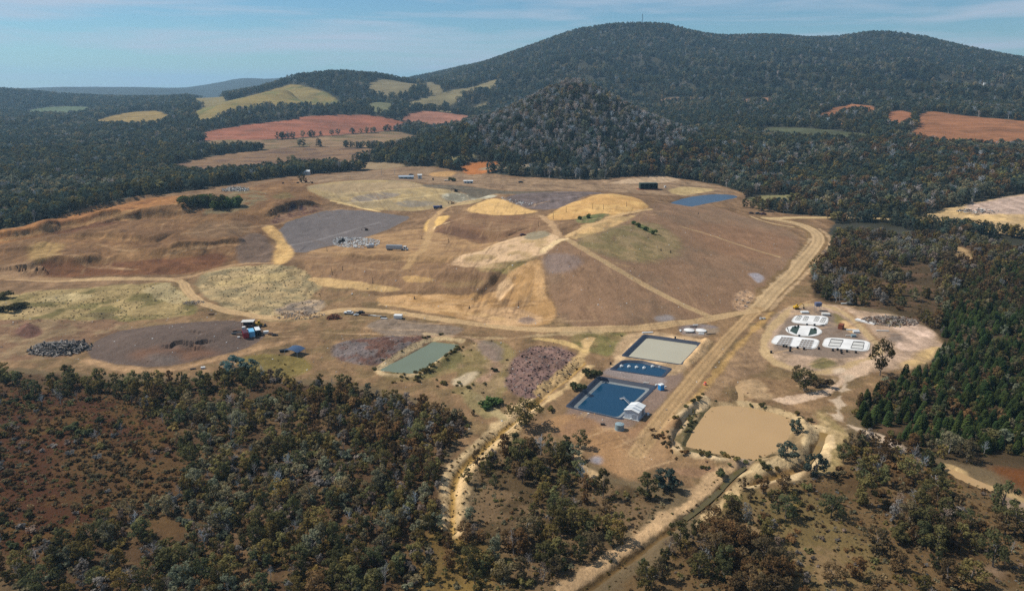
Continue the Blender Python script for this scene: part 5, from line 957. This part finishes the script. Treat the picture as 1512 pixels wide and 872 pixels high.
o = empty('pontoon', (0,0,0), 0, 'grey floating pontoon walkway reaching into the square pond', 'pontoon'); a, b_ = at(936,603), at(920,600); zw = zpond-1.1; a.z = zpond+.2; b_.z = zw+.3; P(o, 'gangway', MB().tube(a, b_, .22, .22, 4), 'grey'); P(o, 'rail', MB().tube(a+Vector((0,0,.8)), b_+Vector((0,0,.8)), .04, None, 5), 'steel'); P(o, 'float', MB().box((b_.x-.4,b_.y,zw+.15), (2.0,1.4,.35), .5, .95, .05), 'grey')
for k in range(6):
    x, y = ((917.6,540.8),(928.6,541.5),(939.8,542.5),(951,543.5),(963.4,541.3),(974.6,542))[k]; t, a = None, az_el(x, y); dd = (zpond-.5-CAMZ)/a[1]; lb = ['float nearest the west end of the middle pond','second float from the west end of the middle pond','third float from the west end of the middle pond','fourth float from the west end of the middle pond','white float second from the east end of the middle pond','greyish float at the east end of the middle pond'][k]
    o = empty('floating_aerator', (dd*math.sin(a[0]), dd*math.cos(a[0]), zpond-.55), 0, lb if k == 5 else lb if 'white' in lb else 'round white '+lb, 'aerator', 'floats on the middle pond'); P(o, 'float', MB().tube((0,0,-.1),(0,0,.55),.75,.75,16), 'white' if k < 5 else 'steel'); P(o, 'motor_cap', MB().tube((0,0,.55),(0,0,.95),.45,.3,12), 'white' if k < 5 else 'grey')
o = empty('portable_toilet', at(976,575), .5, 'bright blue cabin with white roof beside the square pond', 'cabin'); P(o, 'wall', MB().box((0,0,1.15), (2.0,1.8,2.3), 0, .98, .05), 'sky'); P(o, 'roof', MB().box((0,0,2.4), (2.15,1.95,.28), 0, .8), 'white'); d = P(o, 'door', MB().box((-1.02,0,1.05), (.06,.9,1.9)), 'sky'); P(d, 'handle', MB().box((-1.07,.3,1.0), (.04,.06,.2)), 'dark')
for x, y, d, m, lb in ((969,569,(.9,.6,.5),'white','small white box left of the blue cabin'),(982.5,571.5,(.8,.6,.4),'offwhite','small pale box right of the blue cabin'),(954,565.5,(2.2,.5,.3),'offwhite','pale board on the north edge of the square pond'),(957,612,(.8,1.2,.6),'white','white unit against the east wall of the shed'),(935,619,(2.2,.6,.4),'white','white step in front of the shed gable'),(890,627,(1.6,.8,.5),'dark','dark pump on the bare work area'),(997,499.5,(.8,.8,.9),'black','black box on the north bank of the largest pond'),(956,491.5,(5.5,.8,.5),'white','white pipe bundle at the north corner of the largest pond'),(960,500.5,(.6,.4,.3),'dark','dark marker float in the corner of the silty pond'),(901.5,538,(.7,.7,1.1),'dark','dark post box on the bank above the middle pond'),(1027,480,(2.6,.6,.3),'white','pale board behind the two white domes'),(1004.5,488.5,(.8,2.2,.4),'white','white plank left of the two white domes'),(1035.5,493,(2.6,1.0,.3),'white','white panel in front of the right hand dome'),(1024,482.5,(3.6,.4,.3),'dark','dark pipe behind the two white domes'),(1020,491.5,(5,.25,.25),'dark','dark pipe in front of the left dome'),(1050,493,(5,.25,.25),'dark','dark pipe on the grey gravel right of the domes')): crate(x, y, d, m, lb, 'storage_box' if 'box' in lb or 'unit' in lb else ('board' if any(w in lb for w in ('board','plank','panel','step')) else ('pipe' if 'pipe' in lb else 'equipment')), 'equipment', rnd.random()*.5-.25)
for x, y, lb in ((1017.5,488,'left one of two white low domes on the gravel above the ponds'),(1035,488.5,'right one of two white low domes on the gravel above the ponds')):
    o = empty('tank_dome', at(x, y), 0, lb, 'dome'); P(o, 'rim', MB().tube((0,0,0),(0,0,.5),2.7,None,28), 'offwhite'); P(o, 'cover', MB().tube((0,0,.5),(0,0,.95),2.6,1.2,28).tube((0,0,.95),(0,0,1.15),1.2,.1,28), 'membrane')
o = empty('safety_marker', at(1041,567.5), 0, 'orange red marker barrel beside the main road', 'marker'); P(o, 'barrel', MB().tube((0,0,0),(0,0,1.1),.7,.5,12), 'orange'); P(o, 'band', MB().tube((0,0,.5),(0,0,.7),.63,.6,12), 'white')
# treatment pads
def pad(pts, label, rad, cells, kind):
    p = rounded(gp(pts), rad, 6); p = p+np.stack([fbm(p[:,0]/3, p[:,1]/3, 5), fbm(p[:,0]/3, p[:,1]/3, 6)], 1)*.7; z = float(zat(p[:,0], p[:,1]).mean()); o = empty('treatment_pad', (0,0,0), 0, label, 'pad'); P(o, 'membrane', MB().poly([tuple(q) for q in p], z-.3, z+.24), 'membrane'); P(o, 'edge', MB().poly([tuple(q) for q in rounded(offset(gp(pts), .5), rad, 6)], z-.3, z+.12), 'offwhite')
    for cpts in cells:
        c = gp(cpts); cx = c.mean(0)
        if kind == 'dark': P(o, 'liner_panel', MB().poly([tuple(q) for q in c], z+.1, z+.27), 'tank').data.materials[0] = M['green']
        else:
            P(o, 'bed', MB().poly([tuple(q) for q in c], z+.1, z+.27), 'mud' if kind == 'grid' else 'offwhite'); b = MB(); L2 = lambda u, v: (c[0]*(1-u)+c[1]*u)*(1-v)+(c[3]*(1-u)+c[2]*u)*v
            nu, nv = (4, 4) if kind == 'grid' else (1, 2) if kind == 'frame' else (2, 2)
            for k in range(nu+1): a, e = L2(k/nu,0), L2(k/nu,1); b.tube((*a,z+.32), (*e,z+.32), .10, None, 4)
            for k in range(nv+1): a, e = L2(0,k/nv), L2(1,k/nv); b.tube((*a,z+.34), (*e,z+.34), .14, None, 4)
            P(o, 'frame', b, 'membrane' if kind == 'grid' else 'dark' if kind == 'frame' else 'concrete')
            if kind != 'grid': a, e = L2(0,0), L2(1,0); P(o, 'manifold', MB().tube((*a,z+.4), (*e,z+.4), .22, None, 6), 'dark' if kind == 'frame' else 'grey')
    return o
pad([(1176,465),(1222,467),(1221,478),(1214,481),(1168,476)], 'northern white pad with four faint square beds', 5.0, [[(1178,467),(1184,467.5),(1180,473),(1174,472.5)],[(1188,468),(1194,468.5),(1191,474),(1185,473.5)],[(1204,469),(1210,469.5),(1207,475),(1201,474.5)],[(1214,470),(1220,470.5),(1216,477),(1210,476)]], 'faint')
pad([(1166,481),(1203,481),(1215,490),(1202,497),(1172,495),(1159,487)], 'oval white pad with two dark tapered liner panels', 4.5, [[(1170,482.5),(1181,482.5),(1176,494),(1166,489)],[(1197,485),(1206,486),(1206,493),(1193,496)]], 'dark')
pad([(1147,494),(1210,501),(1203,516),(1138,507.5)], 'western white pad with two brown gridded beds', 5.0, [[(1154,498),(1171,499.5),(1166,511),(1146,509)],[(1184,501.5),(1202,503),(1197,515.5),(1178,513)]], 'grid')
pad([(1220,498),(1284,503.5),(1281,519),(1214,512)], 'eastern white pad with two dark framed beds', 5.0, [[(1227,501.5),(1245,503),(1240,512.5),(1223,511)],[(1260,505),(1276,506.5),(1274,516),(1256,514.5)]], 'frame')
crate(1188,461.5,(4,2.2,.7),'white','pale wrapped bundle behind the northern pad, nearer the yellow excavator','wrapped_bundle','bundle',0); crate(1219,465,(4,2.8,1.0),'offwhite','pale wrapped bundle behind the northern pad, below the hopper','wrapped_bundle','bundle',-.2)
o = empty('hopper', at(1207,458), .1, 'blue grey steel hopper on thin legs behind the northern pad', 'hopper'); P(o, 'bin', MB().box((0,0,3.6), (3.2,2.0,2.0), 0, 1.1, .05), 'bluegrey'); P(o, 'chute', MB().box((0,0,2.4), (1.6,1.0,.5), 0, 1.5), 'bluegrey')
for x in (-1.4, 1.4):
    for y in (-.9, .9): P(o, 'leg', MB().tube((x,y,0),(x,y,2.8),.1), 'steel')
crate(1241.5,485,(3.4,2.2,2.4),'rust','rusty red skip between the pads and the ring road','skip_bin','bin',.9); crate(1259,487.5,(6,1.0,.4),'white','long white pipe stack behind the eastern pad','pipe_stack','pipes',-.1); crate(1264,491,(3,1.6,.9),'white','white crate below the long pipe stack','storage_box','box',-.1); crate(1260,497,(2.2,1.5,1.1),'tank','grey pump unit behind the eastern pad','pump_unit','pump',0); crate(1253,495.5,(3,.5,.3),'offwhite','short pale pipe beside the grey pump unit','pipe','pipe',0); o = crate(1278,475.5,(10,3.0,.6),'membrane','long white folded sheet lying beyond the ring road','folded_sheet','sheet',-.9); crate(1250,448.5,(6,.8,.4),'white','white plank at the wood edge above the ring road','board','board',-.05); crate(1303,488.5,(6,.7,.3),'offwhite','pale plank on the bare ground below the brush pile','board','board',-.1); crate(1248,452,(.1,.1,.1),'white','tiny white peg by the wood edge plank','peg','peg') if False else None
for k, (x, y) in enumerate(((1138.5,521),(1157,512),(1161,512.5),(1166.5,518.5),(1167,514.5),(1177.5,514.5),(1187,516),(1209,515.5),(1229.5,518),(1236.5,517),(1242,519),(1242.5,522),(1250.5,519.5),(1180,497),(1191.5,480.5),(1202.5,481),(1178.5,482.5),(1203,487),(1263.5,521),(1174,484))):
    lb = 'black drum standing along the edge of the white pads' if 0 < k < 18 else ('black drum alone west of the gridded pad' if k == 0 else 'black drum standing along the edge of the white pads'); o = empty('drum', at(x, y), 0, lb, 'drum', 'black drums along the white pads' if k else None); P(o, 'barrel', MB().tube((0,0,0),(0,0,1.0),.5,None,12), 'black'); P(o, 'lid', MB().tube((0,0,1.0),(0,0,1.08),.52,None,12), 'dark')
for x, lb in ((1123.5,'western one of two pale tyres on the verge by the junction'),(1128,'eastern one of two pale tyres on the verge by the junction')): o = empty('tyre', at(x,471), 0, lb, 'tyre'); P(o, 'tread', MB().tube((0,0,0),(0,0,.9),.75,None,16), 'offwhite'); P(o, 'bore', MB().tube((0,0,.5),(0,0,.93),.4,None,12), 'dark')
# vents and posts on the mound
for k, (x, y, h, lb) in enumerate(((491.5,406,5.0,'tallest leaning dark vent pipe on the front slope'),(506,399,2.6,'short dark vent pipe behind the tallest on the front slope'),(550.5,418,3.4,'lone dark vent pipe low on the front slope'),(483,371,3.2,'dark vent pipe at the edge of the rubbish platform'),(612,441,1.6,'small white tipped peg at the toe of the front slope'),(662,358,3.4,'forked dark vent pipe on the tip platform'),(765.5,452,2.4,'dark peg standing on the pale sand'),(693,455,1.6,'short dark peg on the sand near the haul road'),(817,323,4.4,'vent pipe at the western end of the yellow crest'),(836,313,4.4,'vent pipe second along the yellow crest'),(875,308,4.2,'vent pipe on the middle of the yellow crest'),(891,309,4.2,'vent pipe right of the middle of the yellow crest'),(925,305,4.0,'vent pipe at the eastern end of the yellow crest'),(976,370,1.8,'left peg of the pair on the capped slope'),(990,373,1.8,'right peg of the pair on the capped slope'),(795,334,3.4,'vent pipe beside the track over the brown cell'),(623,353,2.6,'thin peg beside the haul road bend'),(1031,316,1.6,'dark squat valve box on the upper capped slope'))):
    o = empty('vent_pipe' if 'vent' in lb else ('peg' if 'peg' in lb else 'valve_box'), at(x, y), 0, lb, 'pipe' if 'vent' in lb else 'post'); r_ = .15 if h > 2 else .25; P(o, 'pipe', MB().tube((0,0,-.2),(-.18*h if 'leaning' in lb else 0,0,h),r_,r_*.8,7), 'dark'); P(o, 'collar', MB().tube((0,0,0),(0,0,.3),r_*2,None,8), 'dark')
    if 'forked' in lb: P(o, 'prop', MB().tube((1,0,0),(0,0,h*.8),.1,None,5), 'dark')
# back of the site
o = empty('open_bay_shed', at(957,279), .05, 'dark green four bay open shed behind the yellow crest', 'shed'); P(o, 'roof', MB().box((0,0,6.4), (19.5,8,.3)), 'green'); P(o, 'back_wall', MB().box((0,3.6,3.1), (19,.2,6.2)), 'black')
for k in range(5): P(o, 'bay_wall', MB().box((-9.4+k*4.7,0,3.1), (.4,7.4,6.2)), 'green')
P(o, 'slab', MB().box((-.5,-1,.1), (24,11,.25)), 'rust')
crate(982,277,(2,2,2),'offwhite','small pale cabin right of the open bay shed','site_cabin','cabin')
def house(name, px, py, L, Wd, h, rz, wallm, roofm, label, cat='building', win=2):
    o = empty(name, at(px, py), rz, label, cat); P(o, 'wall', MB().box((0,0,h/2), (L,Wd,h)), wallm); P(o, 'roof', MB().gable((0,0,0), L, Wd, h-.02, h+Wd*.22, .4, .15), roofm); P(o, 'gable_wall', MB().add([(-L/2,-Wd/2,h),(-L/2,Wd/2,h),(-L/2,0,h+Wd*.22),(L/2,-Wd/2,h),(L/2,Wd/2,h),(L/2,0,h+Wd*.22)], [(0,1,2),(3,5,4)]), wallm)
    for k in range(win): w_ = P(o, 'window', MB().box((-L/2+L*(k+.7)/(win+.4),-Wd/2-.03,h*.55), (L*.12,.08,h*.35)), 'glass'); P(w_, 'frame', MB().box((-L/2+L*(k+.7)/(win+.4),-Wd/2-.02,h*.55-h*.2), (L*.14,.1,.1)), 'white')
    P(o, 'door', MB().box((L*.02,-Wd/2-.03,h*.38), (1.1,.08,h*.76)), 'grey'); return o
house('farm_building', 450, 258, 13, 8, 4, .05, 'offwhite', 'white', 'white roofed farm building among dark trees behind the embankment'); house('farmhouse', 280, 213, 16, 9, 4, .1, 'offwhite', 'steel', 'small farmhouse with pale roof below the red field', 'house'); house('site_office', 620, 264, 4.6, 4, 4.6, .1, 'white', 'white', 'bright white cube shaped site office on the back road', 'office', 1); house('site_shed', 600, 264, 17, 6, 2.6, .05, 'tank', 'steel', 'long low silver shed left of the white site office', 'shed', 3); house('farmhouse', 1454, 127, 12, 9, 6, .1, 'white', 'white', 'tiny white house high on the forested eastern slope', 'house', 1)
for x, lb in ((687,'western one of the white site huts behind the lined pit'),(691.5,'middle one of the white site huts behind the lined pit'),(696,'eastern one of the white site huts behind the lined pit')): house('site_hut', x, 270.5, 3.4, 3, 2.6, .05, 'white', 'white', lb, 'hut', 1)
small_truck('small_truck', 660, 267.5, .15, 'white truck parked beside the dark bush behind the lined pit', 'truck', 'white', 'offwhite', 6.5); single(669, 268, 'shrub_dark', 8, 'dark bush beside the white truck behind the lined pit'); crate(639.5,266,(1.4,1.4,2.4),'black','black cabinet on the back road near the site office','cabinet','cabinet'); crate(418,271,(1.6,1.6,1.2),'dark','dark block at the left of the orange digger','block','block'); crate(440,270.5,(2.6,1.6,1.2),'dark','dark trailer load beside the orange digger','block','block'); crate(461,270.5,(2.2,1.6,1.6),'brown','brown block right of the orange digger','block','block')
for x, y, h, lb in ((563.5,259,9,'pale light pole behind the striped embankment'),(583,258,7,'short light pole left of the silver shed')): o = empty('light_pole', at(x, y), 0, lb, 'pole'); P(o, 'mast', MB().tube((0,0,0),(0,0,h),.22,.12,8), 'steel'); P(o, 'lamp', MB().box((.5,0,h), (1.2,.4,.2)), 'white')
g = next(q for q in (G(948, y/2) for y in range(60, 130)) if math.hypot(q.x, q.y) < 4000); o = empty('lattice_mast', (g.x, g.y, g.z-1), 0, 'thin radio mast standing on the highest summit', 'mast'); b = MB(); hh_ = 46
for k in range(3): a = k*2.094; b.tube((2.2*math.cos(a),2.2*math.sin(a),0), (.7*math.cos(a),.7*math.sin(a),hh_), .42, .36, 5)
for j in range(12):
    for k in range(3): a, c_ = k*2.094, (k+1)*2.094; r0, r1 = 2.2-1.7*j/12, 2.2-1.7*(j+1)/12; b.tube((r0*math.cos(a),r0*math.sin(a),hh_*j/12), (r1*math.cos(c_),r1*math.sin(c_),hh_*(j+1)/12), .18, None, 4)
P(o, 'lattice', b, 'dark'); P(o, 'antenna', MB().tube((0,0,hh_),(0,0,hh_+7),.22,.1,6), 'dark')
# loose rubbish
def strew(name, pts, n, hgt, s0, s1, cols, label, smooth=1, hump=0):
    p = asxy(pts, smooth); lo, hi = p.min(0), p.max(0); r = np.random.default_rng(n); bs = {c: MB() for c in cols}; k = 0
    while k < n:
        x, y = lo+(hi-lo)*r.random(2)
        if not inside(np.array([x]), np.array([y]), p)[0]: continue
        sd_ = -float(sdist(np.array([x]), np.array([y]), p)[0]); z = float(zat(x, y)); s_ = s0+(s1-s0)*r.random()**2; bs[cols[int(r.random()*len(cols))]].box((x, y, z+hgt*r.random()+hump*min(1, sd_/5)), (s_, s_*(.4+.6*r.random()), s_*(.2+.5*r.random())), r.random()*3, .5+.5*r.random()); k += 1
    V, Fa, mi, ms = [], [], [], []
    for j, c in enumerate(cols): n0 = len(V); V += bs[c].v; Fa += [tuple(i+n0 for i in f) for f in bs[c].f]; mi += [j]*len(bs[c].f); ms.append(M[c])
    o = mesh_obj(name, V, Fa, ms); o.data.polygons.foreach_set('material_index', mi); tag(o, label, None, None, 'stuff')
strew('rubbish', [(491,353),(500,350),(530,351),(562,354),(560,362),(546,367),(515,366),(492,362)], 1700, .3, .3, 1.2, ['white','offwhite','grey','membrane','mud','concrete'], 'layer of white and grey rubbish spread on the working face', 1, 1.0)
strew('litter', [(470,395),(720,395),(800,350),(960,330),(1180,350),(1150,420),(1060,470),(850,485),(560,470)], 260, .05, .3, .9, ['white','offwhite','concrete','dark'], 'pale scraps and stones scattered over the capped slopes', 0); strew('rocks', [(-100,440),(280,430),(340,470),(700,500),(1060,500),(1100,560),(1220,620),(1200,700),(900,700),(700,640),(560,555),(300,540),(-100,530)], 700, .0, .3, .9, ['tan','mud','offwhite','brown'], 'stones and clods on the bare ground', 0)
strew('boulders', [(1080,440),(1102,425),(1115,438),(1100,458),(1084,458)], 60, .2, .4, 1.4, ['tan','mud'], 'pale broken rubble beside the main road', 1, .6); strew('rocks', [(755,530),(785,509),(830,511),(858,530),(850,550),(800,588),(775,590),(745,576)], 600, .1, .3, 1.0, ['brown','brown','mud','dark'], 'purple brown rocks covering the square heap', 1); strew('rocks', [(486,520),(495,505),(560,497),(625,495),(640,501),(600,522),(560,540),(510,537)], 260, .1, .3, .8, ['mud','brown'], 'grey and brown rocks on the low spoil heap', 1)
strew('boulders', [(738,291),(760,296),(800,300),(770,304),(742,296)], 60, .2, .6, 2, ['white','offwhite','mud'], 'pale blocks beside the dark waste behind the crest', 1)
log('objects')
#OBJECTS_END
# ------------------------------------------------------------------ air, sky, sun
hz = MB().box((0, 4500, 230), (16000, 10500, 600)); hz = hz.build('haze', None) if False else hz
hm = bpy.data.materials.new('haze'); hm.use_nodes = True; nt = hm.node_tree; nt.nodes.clear(); mo = nt.nodes.new('ShaderNodeOutputMaterial'); pv = nt.nodes.new('ShaderNodeVolumePrincipled')
pv.inputs['Color'].default_value = (.46, .76, 1.0, 1); pv.inputs['Density'].default_value = .00008; pv.inputs['Anisotropy'].default_value = .2; pv.inputs['Density Attribute'].default_value = ''; pv.inputs['Temperature Attribute'].default_value = ''; pv.inputs['Color Attribute'].default_value = ''
nt.links.new(pv.outputs[0], mo.inputs['Volume'])
zlo, zhi = float(Z.min())-1.0, float(Z.max())+60
x1 = RR[-1]*math.sin(math.radians(60))+20
hb = MB().box((0, RR[-1]+100-60, (zlo+zhi)/2), (2*x1, 2*(RR[-1]+100), zhi-zlo)); ho = hb.build('haze', hm); tag(ho, 'thin blue haze over the whole valley', None, None, 'stuff')
EL, SX, SY = math.radians(50), -.95, .30
sd = Vector((SX*math.cos(EL), SY*math.cos(EL), math.sin(EL))).normalized()
sun = bpy.data.lights.new('sun', 'SUN'); sun.energy = 5.0; sun.angle = math.radians(.5); sun.color = (1, .96, .895)
so = bpy.data.objects.new('sun', sun); COLL.objects.link(so); so.rotation_euler = (-sd).to_track_quat('-Z', 'Y').to_euler()
wd = bpy.data.worlds.new('World'); scene.world = wd; wd.use_nodes = True; nt = wd.node_tree; L = nt.links.new
bg = nt.nodes['Background']; sk = N(nt, 'ShaderNodeTexSky', sky_type='NISHITA'); sk.sun_disc = False; sk.sun_elevation = EL; sk.sun_rotation = math.atan2(SX, SY); sk.altitude = 200; sk.air_density = 1.0; sk.dust_density = .1; sk.ozone_density = 3.0
tc = N(nt, 'ShaderNodeTexCoord'); mp = N(nt, 'ShaderNodeMapping'); mp.inputs['Scale'].default_value = (2.2, 2.2, 26); mp.inputs['Rotation'].default_value = (0, math.radians(1.5), 0); L(tc.outputs['Generated'], mp.inputs['Vector'])
no = N(nt, 'ShaderNodeTexNoise'); no.inputs['Scale'].default_value = 1.6; no.inputs['Detail'].default_value = 7; no.inputs['Roughness'].default_value = .55; no.inputs['Distortion'].default_value = .4; L(mp.outputs['Vector'], no.inputs['Vector'])
mr = N(nt, 'ShaderNodeMapRange'); mr.inputs['From Min'].default_value = .43; mr.inputs['From Max'].default_value = .66; mr.inputs['To Max'].default_value = .8; L(no.outputs['Fac'], mr.inputs['Value'])
mx = N(nt, 'ShaderNodeMix', data_type='RGBA'); L(mr.outputs['Result'], mx.inputs['Factor']); tn = N(nt, 'ShaderNodeVectorMath', operation='MULTIPLY'); tn.inputs[1].default_value = (.66, .93, 1.08); L(sk.outputs['Color'], tn.inputs[0]); L(tn.outputs['Vector'], mx.inputs['A']); mx.inputs['B'].default_value = (6.2, 7.0, 8.4, 1)
L(mx.outputs['Result'], bg.inputs['Color']); bg.inputs['Strength'].default_value = .082
vs = scene.view_settings; vs.view_transform = 'Standard'; vs.look = 'None'; vs.exposure = 0; vs.gamma = 1; vs.use_curve_mapping = False
scene.cycles.max_bounces = 4; scene.cycles.diffuse_bounces = 2; scene.cycles.glossy_bounces = 2; scene.cycles.volume_bounces = 0; scene.cycles.transparent_max_bounces = 4
scene.cycles.use_denoising = False
log('done')
